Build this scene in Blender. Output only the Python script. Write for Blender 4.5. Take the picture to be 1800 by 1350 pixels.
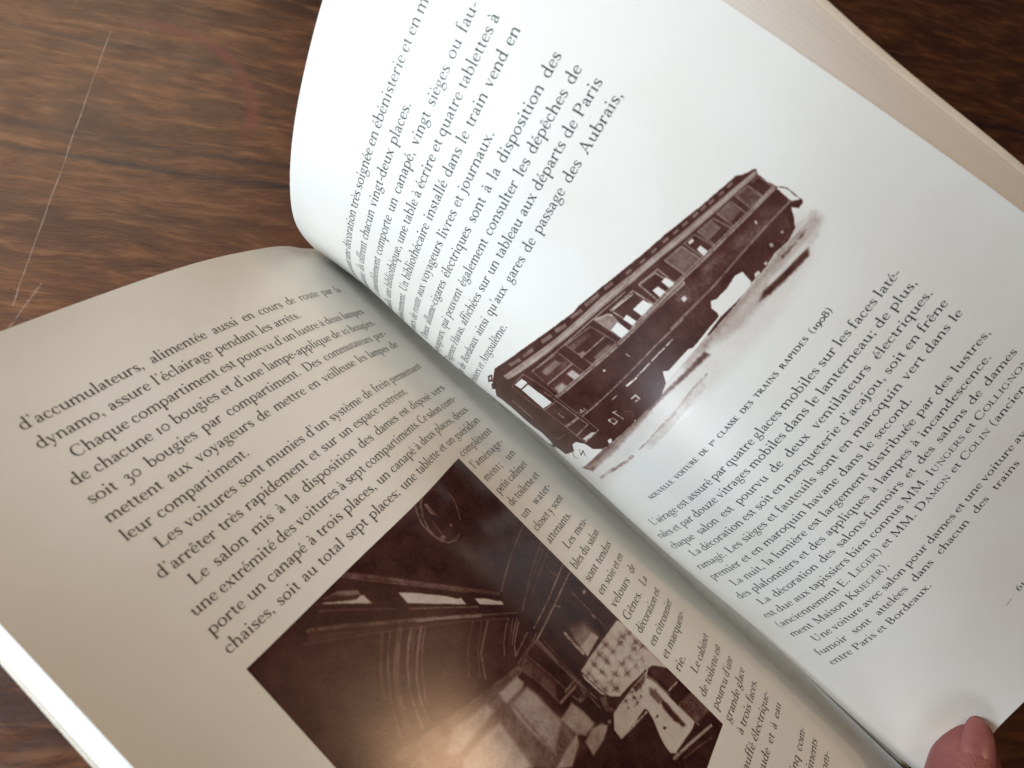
# -*- coding: utf-8 -*-
# An old railway book lying open on a mahogany table, held open by a thumb.
import bpy, math
import numpy as np
from mathutils import Vector, Matrix

scene = bpy.context.scene
for ob in list(bpy.data.objects): bpy.data.objects.remove(ob)
COL = scene.collection
MM = 0.001

# ---------------------------------------------------------------- camera
cam = bpy.data.cameras.new('camera'); camo = bpy.data.objects.new('camera', cam); COL.objects.link(camo)
R_ = [[0.640094, -0.722107, 0.262377], [0.636952, 0.689726, 0.344339], [-0.429618, -0.053288, 0.901437]]
camo.matrix_world = Matrix.Translation(Vector((-0.08671, -0.09099, 0.18764))) @ Matrix(R_).transposed().to_4x4()
cam.sensor_fit = 'HORIZONTAL'; cam.sensor_width = 36.0; cam.lens = 23.4064
cam.clip_start = 0.005; cam.clip_end = 20.0
cam.dof.use_dof = True; cam.dof.focus_distance = 0.186; cam.dof.aperture_fstop = 17.0
scene.camera = camo

# ---------------------------------------------------------------- world, lamps, exposure
world = bpy.data.worlds.new('World'); scene.world = world; world.use_nodes = True
bg = world.node_tree.nodes['Background']; bg.inputs['Color'].default_value = (1.0, 0.93, 0.86, 1); bg.inputs['Strength'].default_value = 0.02

def area(name, loc, target, sx, sy, power, color):
    l = bpy.data.lights.new(name, 'AREA'); l.shape = 'RECTANGLE'; l.size = sx; l.size_y = sy; l.energy = power; l.color = color
    o = bpy.data.objects.new(name, l); COL.objects.link(o); o.location = loc
    o.rotation_euler = (Vector(target)-Vector(loc)).to_track_quat('-Z', 'Y').to_euler(); return o
area('window_light', (-0.35, 0.18, 0.225), (0.01, -0.06, 0.09), 0.28, 0.19, 3.35, (0.80, 0.91, 1.0))
area('far_window_light', (-1.06, -0.82, 0.10), (0.0, -0.12, 0.05), 0.26, 0.12, 2.7, (0.84, 0.92, 1.0))
area('ceiling_light', (0.14, 0.85, 0.80), (-0.02, 0.05, 0.0), 0.80, 0.50, 4.1, (1.0, 0.76, 0.53))
area('warm_fill_light', (0.02, -0.04, 0.43), (-0.04, -0.10, 0.0), 0.12, 0.12, 0.14, (1.0, 0.70, 0.40))  # added warm fill over the gutter for the left page, not an actual lamp
area('warm_bulb_light', (0.305, -0.355, 0.715), (-0.08, -0.12, 0.03), 0.08, 0.08, 0.85, (1.0, 0.64, 0.37))

scene.view_settings.view_transform = 'Standard'; scene.view_settings.look = 'None'
scene.view_settings.exposure = 0.0; scene.view_settings.gamma = 1.0; scene.view_settings.use_curve_mapping = False

# ---------------------------------------------------------------- helpers
def tag(o, label=None, cat=None, group=None, kind=None):
    if label: o['label'] = label
    if cat: o['category'] = cat
    if group: o['group'] = group
    if kind: o['kind'] = kind
    return o
def link(name, mesh, mat=None, parent=None, smooth=True):
    o = bpy.data.objects.new(name, mesh); COL.objects.link(o)
    if mat: mesh.materials.append(mat)
    if smooth: mesh.polygons.foreach_set('use_smooth', np.ones(len(mesh.polygons), bool))
    if parent: o.parent = parent
    mesh.update(); return o
def mesh_from(name, verts, faces):
    m = bpy.data.meshes.new(name); m.from_pydata([tuple(v) for v in np.asarray(verts).tolist()], [], faces); m.validate(); return m
def grid_faces(n, m, off=0, flip=False):
    a = (np.arange(n-1)[:, None]*m+np.arange(m-1)[None, :]).ravel()+off
    q = np.stack([a, a+m, a+m+1, a+1], 1)
    return (q[:, ::-1] if flip else q).tolist()

# materials -------------------------------------------------------------
class NT:
    def __init__(s, name):
        s.m = bpy.data.materials.new(name); s.m.use_nodes = True; s.t = s.m.node_tree; s.n = s.t.nodes
        s.b = s.n['Principled BSDF']
    def new(s, typ, **k):
        x = s.n.new(typ)
        for a, v in k.items(): setattr(x, a, v)
        return x
    def put(s, sock, v):
        if hasattr(v, 'links') or isinstance(v, bpy.types.NodeSocket): s.t.links.new(v, sock)
        else: sock.default_value = v
    def math(s, op, a, b=0.0, c=None, clamp=False):
        x = s.new('ShaderNodeMath', operation=op, use_clamp=clamp); s.put(x.inputs[0], a); s.put(x.inputs[1], b)
        if c is not None: s.put(x.inputs[2], c)
        return x.outputs[0]
    def mix(s, f, a, b, typ='MIX'):
        x = s.new('ShaderNodeMix', data_type='RGBA', blend_type=typ); s.put(x.inputs[0], f); s.put(x.inputs[6], a); s.put(x.inputs[7], b); return x.outputs[2]
    def noise(s, vec, scale, detail=3., rough=.55, dist=0.):
        x = s.new('ShaderNodeTexNoise'); s.put(x.inputs['Vector'], vec); x.inputs['Scale'].default_value = scale
        x.inputs['Detail'].default_value = detail; x.inputs['Roughness'].default_value = rough; x.inputs['Distortion'].default_value = dist; return x.outputs[0]
    def ramp(s, f, stops):
        x = s.new('ShaderNodeValToRGB'); e = x.color_ramp.elements
        while len(e) < len(stops): e.new(.5)
        for i, (p, c) in enumerate(stops): e[i].position = p; e[i].color = (*c, 1) if len(c) == 3 else c
        s.put(x.inputs[0], f); return x.outputs[0]
    def comb(s, x, y, z=0.0):
        n = s.new('ShaderNodeCombineXYZ'); s.put(n.inputs[0], x); s.put(n.inputs[1], y); s.put(n.inputs[2], z); return n.outputs[0]
    def bump(s, h, strength, dist=0.0005):
        x = s.new('ShaderNodeBump'); x.inputs['Strength'].default_value = strength; x.inputs['Distance'].default_value = dist
        s.put(x.inputs['Height'], h); s.t.links.new(x.outputs[0], s.b.inputs['Normal'])
    def obj(s): return s.new('ShaderNodeTexCoord').outputs['Object']

PAPER = (0.80, 0.785, 0.745)
def paper_colour(t):
    co = t.obj()
    mottle = t.noise(co, 55., 4.)
    fibre = t.noise(co, 900., 2.)
    c = t.ramp(mottle, [(0.3, (PAPER[0]*.965, PAPER[1]*.955, PAPER[2]*.93)), (0.7, PAPER)])
    c = t.mix(t.math('MULTIPLY', fibre, .10), c, (0.70, 0.67, 0.62, 1))
    return c, fibre
def mat_paper():
    t = NT('coated_paper'); c, f = paper_colour(t); t.put(t.b.inputs['Base Color'], c)
    t.b.inputs['Roughness'].default_value = 0.34; t.b.inputs['Specular IOR Level'].default_value = 0.5
    ripple = t.noise(t.obj(), 26., 2.)
    t.bump(t.math('ADD', t.math('MULTIPLY', ripple, 2.2), t.math('MULTIPLY', f, .25)), .10, .0010); return t.m
def mat_ink():
    t = NT('printing_ink'); n = t.noise(t.obj(), 700., 3.)
    t.put(t.b.inputs['Base Color'], t.ramp(n, [(.3, (.012, .012, .015)), (.75, (.032, .031, .035))]))
    t.b.inputs['Roughness'].default_value = .5; t.b.inputs['Specular IOR Level'].default_value = .3; return t.m
def mat_photo(name, rough):
    t = NT(name); c, f = paper_colour(t)
    a = t.new('ShaderNodeAttribute', attribute_name='ink').outputs['Fac']
    ink = t.ramp(a, [(0., (1, 1, 1)), (.25, (.66, .57, .55)), (.5, (.33, .225, .205)), (.75, (.120, .048, .042)), (1., (.034, .0065, .0080))])
    t.put(t.b.inputs['Base Color'], t.mix(1., c, ink, 'MULTIPLY'))
    t.b.inputs['Roughness'].default_value = rough; t.b.inputs['Specular IOR Level'].default_value = .5
    g = t.noise(t.obj(), 1400., 2.); t.bump(g, .03, .0002); return t.m
def mat_edges():
    t = NT('page_edges')
    a = t.new('ShaderNodeAttribute', attribute_name='layer').outputs['Fac']
    l1 = t.noise(t.comb(t.math('MULTIPLY', a, 46.), 0.), 1., 3., .7)
    c = t.ramp(l1, [(.30, (.42, .40, .37)), (.42, (.70, .685, .655)), (.55, (.78, .77, .745)), (.7, (.83, .82, .80))])
    t.put(t.b.inputs['Base Color'], c); t.b.inputs['Roughness'].default_value = .65
    t.bump(l1, .25, .0004); return t.m
def mat_cover():
    t = NT('cover_card'); n = t.noise(t.obj(), 260., 3.)
    t.put(t.b.inputs['Base Color'], t.ramp(n, [(.3, (.72, .67, .58)), (.7, (.79, .75, .66))])); t.b.inputs['Roughness'].default_value = .5; return t.m
def mat_wood():
    t = NT('mahogany_table'); co = t.obj()
    mp = t.new('ShaderNodeMapping', vector_type='POINT'); t.put(mp.inputs['Vector'], co)
    mp.inputs['Rotation'].default_value = (0, 0, math.radians(48.2)); mp.inputs['Scale'].default_value = (1000, 1000, 1000)
    sp = t.new('ShaderNodeSeparateXYZ'); t.put(sp.inputs[0], mp.outputs[0]); X, Y = sp.outputs[0], sp.outputs[1]
    warp = t.noise(t.comb(t.math('MULTIPLY', X, .012), t.math('MULTIPLY', Y, .03)), 1., 2.)
    Yw = t.math('ADD', Y, t.math('MULTIPLY', t.math('SUBTRACT', warp, .5), 14.))
    broad = t.noise(t.comb(t.math('MULTIPLY', X, .016), t.math('MULTIPLY', Yw, .055)), 1., 6., .62, .3)
    fine = t.noise(t.comb(t.math('MULTIPLY', X, .060), t.math('MULTIPLY', Yw, .33)), 1., 5., .58, .25)
    pores = t.noise(t.comb(t.math('MULTIPLY', X, .26), t.math('MULTIPLY', Yw, 1.15)), 1., 3., .65, .4)
    blot = t.noise(t.comb(t.math('MULTIPLY', X, .09), t.math('MULTIPLY', Y, .16)), 1., 4., .6)
    base = t.ramp(broad, [(.28, (.036, .0115, .0062)), (.44, (.080, .029, .0138)), (.56, (.122, .046, .020)), (.72, (.195, .078, .033))])
    base = t.mix(t.math('MULTIPLY', t.ramp(fine, [(.36, (1, 1, 1)), (.56, (0, 0, 0))]), .55), base, (.028, .011, .009, 1))
    base = t.mix(t.math('MULTIPLY', t.ramp(fine, [(.54, (0, 0, 0)), (.70, (1, 1, 1))]), .45), base, (.25, .115, .052, 1))
    base = t.mix(t.math('MULTIPLY', t.ramp(blot, [(.42, (0, 0, 0)), (.66, (1, 1, 1))]), .30), base, (.042, .018, .016, 1))
    base = t.mix(t.math('MULTIPLY', t.ramp(pores, [(.30, (1, 1, 1)), (.42, (0, 0, 0))]), .45), base, (.025, .011, .010, 1))
    # two dark growth streaks
    for q, w, off, amt in ((23.2, 1.9, 3.1, .70), (14.6, 2.1, 7.7, .75), (-60., 4., 1.3, .6), (61., 2.5, 5.3, .5), (-118., 5., 2.3, .6), (118., 4., 9.3, .5), (-200., 6., 4.4, .6)):
        wob = t.noise(t.comb(t.math('MULTIPLY', X, .035), off), 1., 3.)
        d = t.math('ABSOLUTE', t.math('SUBTRACT', t.math('ADD', Y, t.math('MULTIPLY', t.math('SUBTRACT', wob, .5), 5.)), q))
        d = t.math('ADD', d, t.math('MULTIPLY', fine, 1.6))
        m = t.math('SUBTRACT', 1.0, t.math('DIVIDE', d, w+.8), clamp=True)
        m = t.math('MULTIPLY', m, t.math('MULTIPLY', t.noise(t.comb(t.math('MULTIPLY', X, .02), off+3.), 1., 2.), 3.2*amt), clamp=True)
        base = t.mix(m, base, (.018, .010, .014, 1))
    xy = t.new('ShaderNodeSeparateXYZ'); sc = t.new('ShaderNodeVectorMath', operation='SCALE'); t.put(sc.inputs[0], co); sc.inputs['Scale'].default_value = 1000.
    t.put(xy.inputs[0], sc.outputs[0]); gx, gy = xy.outputs[0], xy.outputs[1]
    # stain left by a wet cup
    rr = t.math('SQRT', t.math('ADD', t.math('POWER', t.math('ABSOLUTE', t.math('ADD', gx, 9.9)), 2.), t.math('POWER', t.math('ABSOLUTE', t.math('SUBTRACT', gy, 71.8)), 2.)))
    m = t.math('SUBTRACT', 1., t.math('DIVIDE', t.math('ABSOLUTE', t.math('SUBTRACT', rr, 32.4)), 3.2), clamp=True)
    side = t.math('MULTIPLY', t.math('ADD', gx, 2.), .06, clamp=True)
    m = t.math('MULTIPLY', t.math('MULTIPLY', m, side), t.math('MULTIPLY', blot, 1.1), clamp=True)
    base = t.mix(m, base, (.16, .035, .030, 1))
    # scratches
    rough_add = None
    for ax, ay, bx, by, w, amt in ((-1.3, 100.8, -82.2, 35.0, .34, .17), (-72.8, 36.25, -87.5, 29.7, .45, .13)):
        L2 = (bx-ax)**2+(by-ay)**2
        u = t.math('DIVIDE', t.math('ADD', t.math('MULTIPLY', t.math('SUBTRACT', gx, ax), bx-ax), t.math('MULTIPLY', t.math('SUBTRACT', gy, ay), by-ay)), L2, clamp=True)
        sway = t.math('MULTIPLY', t.math('SUBTRACT', t.noise(t.comb(t.math('MULTIPLY', u, 6.), ax), 1., 3.), .5), 1.6)
        dx = t.math('SUBTRACT', t.math('ADD', gx, sway), t.math('MULTIPLY_ADD', u, bx-ax, ax)); dy = t.math('SUBTRACT', gy, t.math('MULTIPLY_ADD', u, by-ay, ay))
        d = t.math('SQRT', t.math('ADD', t.math('MULTIPLY', dx, dx), t.math('MULTIPLY', dy, dy)))
        d = t.math('ADD', d, t.math('MULTIPLY', t.math('SUBTRACT', blot, .45), .35))
        m = t.math('MULTIPLY', t.math('SUBTRACT', 1., t.math('DIVIDE', d, w), clamp=True), t.math('MULTIPLY', t.math('MULTIPLY', t.math('ADD', pores, .1), t.math('ADD', warp, .1)), amt*4.), clamp=True)
        base = t.mix(m, base, (.62, .52, .46, 1))
    t.put(t.b.inputs['Base Color'], base)
    t.put(t.b.inputs['Roughness'], t.math('MULTIPLY_ADD', blot, .26, .20)); t.b.inputs['Specular IOR Level'].default_value = .5
    t.bump(t.math('ADD', fine, t.math('MULTIPLY', pores, .8)), .22, .0004); return t.m
def mat_skin():
    t = NT('skin'); co = t.obj(); n = t.noise(co, 120., 4.); f = t.noise(co, 900., 3.)
    t.put(t.b.inputs['Base Color'], t.ramp(n, [(.3, (.17, .042, .042)), (.7, (.245, .075, .066))]))
    t.b.inputs['Roughness'].default_value = .42; t.b.inputs['Subsurface Weight'].default_value = .25
    t.b.inputs['Subsurface Radius'].default_value = (.004, .0015, .001); t.b.inputs['Subsurface Scale'].default_value = 1.0
    w_ = t.new('ShaderNodeTexVoronoi', feature='DISTANCE_TO_EDGE'); t.put(w_.inputs['Vector'], co); w_.inputs['Scale'].default_value = 700.
    t.bump(t.math('ADD', t.math('MULTIPLY', f, .5), w_.outputs['Distance']), .35, .0005); return t.m
def mat_nail():
    t = NT('nail'); n = t.noise(t.obj(), 200., 2.)
    t.put(t.b.inputs['Base Color'], t.ramp(n, [(.3, (.215, .066, .064)), (.7, (.265, .090, .082))])); t.b.inputs['Roughness'].default_value = .33; return t.m

M_PAPER, M_INK, M_EDGE, M_COVER, M_WOOD, M_SKIN, M_NAIL = mat_paper(), mat_ink(), mat_edges(), mat_cover(), mat_wood(), mat_skin(), mat_nail()
M_PH1, M_PH2 = mat_photo('printed_photograph', .22), mat_photo('printed_vignette', .29)

# ---------------------------------------------------------------- the table
def box(x0, x1, y0, y1, z0, z1, bev=0.004):
    import bmesh
    bm = bmesh.new(); bmesh.ops.create_cube(bm, size=1.0)
    for v in bm.verts: v.co = Vector(((x0+x1)/2+v.co.x*(x1-x0), (y0+y1)/2+v.co.y*(y1-y0), (z0+z1)/2+v.co.z*(z1-z0)))
    bmesh.ops.bevel(bm, geom=bm.edges[:], offset=bev, segments=3, affect='EDGES')
    m = bpy.data.meshes.new('table'); bm.to_mesh(m); bm.free(); return m
TABLE_Z = -0.0095
table = link('table_top', box(-.75, 1.05, -.85, .75, TABLE_Z-.032, TABLE_Z), M_WOOD, smooth=False)
tag(table, 'worn mahogany table top with streaked grain, pale scratches and a faint cup ring', 'table', kind='structure')

# ---------------------------------------------------------------- page surfaces
# Each page is a cubic B-spline sheet: s = millimetres from the gutter, v = millimetres down the page.
XL = np.array([-0.54,5.61,-0.34,-0.48,-13.04,-0.06,0.34,-48.00,0.06,-0.01,-100.10,-0.07,-0.00,-150.03,0.03,0.26,-203.73,-0.02,0.05,-241.30,-0.07,-0.08,-261.96,-0.08,-1.92,5.55,-1.78,-1.99,-13.03,-1.35,-1.62,-48.08,-0.69,-1.28,-100.05,-1.75,-2.07,-150.07,-0.56,-0.82,-203.67,-1.91,-1.37,-241.31,-1.46,-1.52,-261.94,-1.52,-6.26,5.27,-3.87,-6.72,-13.80,-3.17,-6.04,-47.70,0.12,-6.55,-100.31,-2.39,-6.45,-149.96,0.27,-6.26,-203.76,-2.53,-6.34,-241.18,-1.74,-6.52,-261.89,-1.92,-13.37,5.49,-0.42,-13.48,-12.51,0.52,-12.61,-48.85,3.61,-10.72,-99.53,4.46,-13.04,-150.48,3.86,-9.88,-203.21,4.69,-11.62,-241.30,3.79,-11.72,-261.85,3.63,-18.29,6.21,8.16,-19.10,-12.27,9.02,-21.77,-48.47,7.28,-19.81,-100.13,8.19,-19.46,-150.39,11.62,-18.92,-203.43,8.66,-20.20,-241.14,8.24,-20.49,-261.78,7.80,-29.63,6.78,16.95,-31.32,-11.57,16.16,-29.98,-48.81,19.51,-32.51,-97.91,14.65,-32.42,-150.82,16.73,-32.77,-203.75,12.90,-33.74,-240.79,11.27,-34.22,-261.56,10.85,-45.91,6.56,28.66,-46.03,-12.02,28.33,-48.64,-47.76,26.14,-45.44,-101.40,31.32,-51.56,-149.29,20.47,-50.90,-204.10,19.99,-51.87,-240.98,18.29,-52.25,-261.60,17.36,-69.15,6.68,38.63,-68.86,-12.21,39.73,-69.80,-47.31,39.04,-72.24,-100.06,32.85,-71.96,-150.15,36.40,-73.36,-203.85,31.41,-74.09,-241.12,30.02,-74.49,-261.77,29.12,-92.06,4.99,56.24,-96.67,-11.86,45.82,-95.91,-50.12,49.79,-98.68,-99.14,41.54,-101.20,-149.54,38.70,-101.21,-203.56,37.86,-102.04,-240.88,36.10,-102.40,-261.50,35.20,-113.33,6.20,57.39,-113.04,-13.26,58.04,-114.01,-46.60,58.60,-116.89,-100.02,51.68,-118.26,-149.45,49.63,-119.23,-203.71,47.08,-119.82,-240.91,45.57,-120.21,-261.58,44.72,-121.70,6.14,62.86,-122.08,-12.30,62.81,-121.54,-47.98,65.15,-122.72,-100.09,60.06,-126.46,-149.59,55.48,-127.29,-203.80,52.89,-127.99,-241.02,51.39,-128.35,-261.67,50.52]).reshape(-1, 3)
XR = np.array([-2.11,4.99,-0.86,-0.48,-13.58,-0.55,1.66,-49.00,0.01,-0.05,-100.58,-0.28,0.46,-149.83,-0.44,-0.10,-203.31,-1.60,-0.20,-240.30,-0.40,1.46,-260.83,0.26,-3.46,4.85,-1.03,-1.51,-13.65,-1.87,2.55,-48.99,-1.46,-0.59,-100.60,-1.72,-0.27,-149.81,-1.56,-0.98,-203.28,-2.89,-1.65,-240.34,-0.74,0.13,-260.93,0.11,-5.57,4.64,-3.12,-3.08,-13.94,-3.73,-2.17,-49.15,-2.76,-4.30,-100.43,-1.33,-3.91,-149.97,-0.92,-4.51,-203.04,-0.27,-3.91,-240.29,1.62,-2.16,-260.88,2.64,-10.06,4.14,-2.80,-9.52,-14.70,-3.45,-2.51,-48.79,3.25,-5.05,-100.57,2.82,-4.54,-149.78,4.02,-1.29,-202.96,3.71,-2.78,-239.88,6.04,0.17,-260.41,6.95,-14.35,3.70,1.10,-8.09,-14.08,3.91,-10.42,-49.09,4.15,-5.57,-100.26,8.47,-8.07,-150.17,8.46,0.62,-202.53,9.64,2.60,-239.30,8.41,5.27,-259.65,9.00,-17.44,3.77,7.90,-9.97,-13.76,10.59,-14.49,-49.53,10.86,-8.97,-100.18,15.08,-7.60,-149.77,16.31,2.49,-202.45,16.55,7.78,-238.53,14.41,11.12,-258.78,13.85,-17.82,4.79,18.78,-17.44,-13.67,20.15,-11.37,-48.59,21.92,-12.47,-100.71,25.75,-3.96,-149.34,26.86,8.34,-202.49,25.58,18.13,-236.08,18.78,21.34,-256.74,17.46,-19.05,4.68,35.76,-19.13,-14.52,36.13,-11.93,-47.97,38.21,-11.10,-100.37,42.84,3.56,-147.96,42.39,16.48,-199.74,37.90,29.83,-233.95,31.69,34.85,-254.29,29.32,-18.13,4.92,58.84,-14.94,-13.69,59.90,-7.82,-47.27,61.22,0.92,-98.19,64.27,13.85,-145.36,61.00,37.61,-195.58,53.50,48.67,-228.24,42.84,56.11,-247.61,39.42,-6.37,8.69,88.60,3.01,-7.89,86.05,5.68,-43.79,89.87,19.74,-93.77,88.41,37.83,-140.61,84.86,59.75,-188.32,71.40,74.18,-222.01,62.45,81.82,-240.33,57.20,10.40,12.62,105.48,12.33,-6.83,105.83,24.96,-39.33,106.71,31.68,-91.67,108.19,57.48,-135.22,98.36,77.56,-184.28,87.48,91.03,-218.48,78.27,98.68,-237.22,73.55,16.16,13.85,117.33,19.63,-4.05,117.27,26.64,-38.66,120.63,41.94,-89.17,117.73,61.86,-135.18,110.85,84.45,-184.97,99.58,97.78,-218.70,89.68,105.61,-237.28,85.05]).reshape(-1, 3)
WD, SIZE, IND = 93.461, 3.830, 3.488
LQ = [18.299, 24.843, 0.0, 5.308, 0.0, 133.9, 0.0, 17.844, 111.205, 37.972, 85.382, 182.836]
RQ = [19.481, 25.27, 136.856, 4.374, 248.755, 134.429]
LEAD = 4.70
SKL = [0, 6, 13, 22, 35, 55, 80, 110, 140]; SKR = [0, 4, 8, 13, 20, 30, 45, 70, 100, 140]; VKN = [-6, 50, 100, 150, 200, 262]
def clampk(k): return np.array([k[0]]*3+list(k)+[k[-1]]*3, float)
def bsp(kn, x):
    x = np.clip(x, kn[3], kn[-4]-1e-9); B = [((x >= kn[i]) & (x < kn[i+1])).astype(float) for i in range(len(kn)-1)]
    for d in range(1, 4):
        N = []
        for i in range(len(kn)-1-d):
            a, b, t = kn[i+d]-kn[i], kn[i+d+1]-kn[i+1], 0
            if a > 0: t = t+(x-kn[i])/a*B[i]
            if b > 0: t = t+(kn[i+d+1]-x)/b*B[i+1]
            N.append(t if not np.isscalar(t) else np.zeros_like(x))
        B = N
    return np.stack(B, -1)
PG = {'L': (clampk(SKL), clampk(VKN), XL, 1.), 'R': (clampk(SKR), clampk(VKN), XR, -1.)}
def pos(page, s, v):
    ks, kv, X, _ = PG[page]; s = np.asarray(s, float).ravel(); v = np.asarray(v, float).ravel(); out = np.empty((len(s), 3))
    nS, nV = len(ks)-4, len(kv)-4; X3 = X.reshape(nS, nV, 3)
    for i in range(0, len(s), 20000):
        a, b = bsp(ks, s[i:i+20000]), bsp(kv, v[i:i+20000])
        out[i:i+20000] = np.einsum('ij,ik,jkc->ic', a, b, X3, optimize=True)
    d = np.clip(((14. if page == 'L' else 12.)-s)/9.5, 0, 1); d = d*d*(3-2*d)          # both pages dive to the spine
    out += d[:, None]*(np.array([3.6, .4, -6.6]) if page == 'L' else np.array([6.0, .3, -4.6]))
    return out
def surf(page, s, v, off=0.):            # point in metres, lifted off the paper by `off` millimetres; also its normal and run direction
    s = np.asarray(s, float).ravel(); v = np.asarray(v, float).ravel()
    s1, s0 = np.clip(s+.1, 0, 139.9), np.clip(s-.1, 0, 139.9)
    a = pos(page, s1, v)-pos(page, s0, v); b = pos(page, s, v+.1)-pos(page, s, v-.1)
    n = np.cross(a, b); n *= PG[page][3]/np.linalg.norm(n, axis=1)[:, None]
    a /= np.linalg.norm(a, axis=1)[:, None]
    return (pos(page, s, v)+n*np.asarray(off).reshape(-1, 1))*MM, n, a
VT, VB = 5.1, 253.2
PW = {'L': LQ[5], 'R': RQ[5]}
S0 = {'L': 0.4, 'R': 0.4}

book = bpy.data.objects.new('open_book', None); COL.objects.link(book); book.location = (0, -.125, TABLE_Z+.001)
tag(book, 'open paperback with French text and sepia railway photographs, lying on the wooden table', 'book')
bpy.context.view_layer.update()
def adopt(o, parent=book):               # parent while keeping the geometry where it was modelled
    o.parent = parent; o.matrix_parent_inverse = parent.matrix_world.inverted(); bpy.context.view_layer.update(); return o

def lin_s(page, n): 
    a, b = S0[page], PW[page]; t = np.linspace(0, 1, n); return a+(b-a)*(.35*t+.65*t**1.8)
def sheet(page, name, thick=.10):
    s, v = lin_s(page, 120), np.linspace(VT, VB, 90); S, V = np.meshgrid(s, v, indexing='ij')
    up = surf(page, S, V, 0.)[0]; dn = surf(page, S, V, -thick)[0]; n, m = len(s), len(v); N2 = 2*n*m
    F = grid_faces(n, m, 0, page == 'R')+grid_faces(n, m, n*m, page == 'L')
    rim = np.array([i*m for i in range(n)]+[(n-1)*m+j for j in range(1, m)]+[i*m+m-1 for i in range(n-2, -1, -1)]+[j for j in range(m-2, 0, -1)]); k = len(rim)
    for a in range(k):
        b = (a+1) % k; q = [N2+a, N2+b, N2+k+b, N2+k+a]; F.append(q if page == 'L' else q[::-1])
    o = link(name, mesh_from(name, np.vstack([up, dn, up[rim], dn[rim]]), F), M_PAPER); return adopt(o)
page_l = sheet('L', 'page'); page_r = sheet('R', 'page')
tag(page_l, 'left hand page with a large sepia photograph of a carriage salon'); tag(page_r, 'raised right hand page with a sepia railway carriage')

# the leaves beneath each open page: a block whose fore edge steps back (or fans out) with depth
def fan(page, v): return np.zeros_like(v)+.1 if page == 'L' else np.interp(v, [5, 10, 40, 80, 120, 160, 255], [18.4, 17.6, 12.9, 9.1, 6.6, 4.6, 2.4])
THK = {'L': 6.4, 'R': 7.4}
def block_pt(page, s, v, w, extra=0.):
    p, n, a = surf(page, s, v, 0.)
    s = np.asarray(s).ravel(); v = np.asarray(v).ravel(); w = np.asarray(w).ravel(); g0 = {'L': 3., 'R': 12.}[page]
    ramp = np.clip((s-g0)/({'L': 8., 'R': 22.}[page]), .04, 1); e = np.clip((s-30)/(PW[page]-30), 0, 1)**2
    q = p+(-n*(.16+w*THK[page]*ramp)[:, None]+a*((fan(page, v)+extra)*w*e)[:, None])*MM
    q[:, 2] = np.maximum(q[:, 2], TABLE_Z+.0012); return q
def block(page):
    n, m, k = 70, 60, 26; s = np.linspace({'L': 9., 'R': 16.}[page], PW[page]-.05, n); v = np.linspace(VT+.15, VB-.15, m)
    V_, F_, L_ = [], [], []
    def add(P, lay, n_, m_, flip):
        off = sum(len(x) for x in V_); V_.append(P); L_.append(lay); F_.extend(grid_faces(n_, m_, off, flip))
    S, V = np.meshgrid(s, v, indexing='ij'); fl = page == 'R'
    add(block_pt(page, S, V, 0*S), 0*S.ravel(), n, m, fl); add(block_pt(page, S, V, 0*S+1), 0*S.ravel()+1, n, m, not fl)
    w = np.linspace(0, 1, k)
    for sv, f1 in ((s[-1], not fl), (s[0], fl)):
        W, V2 = np.meshgrid(w, v, indexing='ij'); add(block_pt(page, 0*W+sv, V2, W), W.ravel(), k, m, not f1)
    for vv, f1 in ((v[0], fl), (v[-1], not fl)):
        W, S2 = np.meshgrid(w, s, indexing='ij'); add(block_pt(page, S2, 0*W+vv, W), W.ravel(), k, n, f1)
    me = mesh_from('page_block', np.vstack(V_), F_)
    at = me.attributes.new('layer', 'FLOAT', 'POINT'); at.data.foreach_set('value', np.concatenate(L_).astype(np.float32))
    return adopt(link('page_block', me, M_EDGE))
block('L'); block('R')

# one card cover: left board, spine, right board
def cover():
    v = np.linspace(VT-.8, VB+.8, 60); rows = []
    def ring(d):
        out = []
        for sv in np.linspace(PW['L'], 24, 26): out.append(('L', sv))
        for sv in np.linspace(26, PW['R'], 30): out.append(('R', sv))
        P = []
        for pg, sv in out:
            p, n, a = surf(pg, 0*v+sv, v, 0.); e = np.clip((sv-30)/(PW[pg]-30), 0, 1)**2
            ex = fan(pg, v)+(.35 if pg == 'L' else 1.4); r = np.clip((sv-12)/22., .3, 1.) if pg == 'R' else 1.
            q = p+(-n*((THK[pg]+.30+d)*r)+a*(ex*e)[:, None])*MM; q[:, 2] = np.maximum(q[:, 2], TABLE_Z+.0007-d*.0008); P.append(q)
        P = np.array(P); a, b = P[25], P[26]       # spine curve bridging the two boards
        c1 = np.stack([a[:, 0]+.013, a[:, 1], np.full(len(v), -.0135)], 1); c2 = np.stack([np.maximum(b[:, 0]+.012, .015), b[:, 1], np.full(len(v), -.012)], 1); br = []
        for t in np.linspace(0, 1, 16)[1:-1]: br.append((1-t)**3*a+3*t*(1-t)**2*c1+3*t*t*(1-t)*c2+t**3*b)
        br = np.array(br); br[:, :, 2] = np.maximum(br[:, :, 2], TABLE_Z+.0006-d*.0003)
        return np.concatenate([P[:26], br, P[26:]])
    A, B = ring(0.), ring(.45); n, m = A.shape[:2]
    F = grid_faces(n, m, 0)+grid_faces(n, m, n*m, True)
    rim = [i*m for i in range(n)]+[(n-1)*m+j for j in range(1, m)]+[i*m+m-1 for i in range(n-2, -1, -1)]+[j for j in range(m-2, 0, -1)]
    for a, b in zip(rim, rim[1:]+rim[:1]): F.append([b, a, a+n*m, b+n*m])
    return adopt(link('cover', mesh_from('cover', np.vstack([A.reshape(-1, 3), B.reshape(-1, 3)]), F), M_COVER))
cover()

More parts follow.
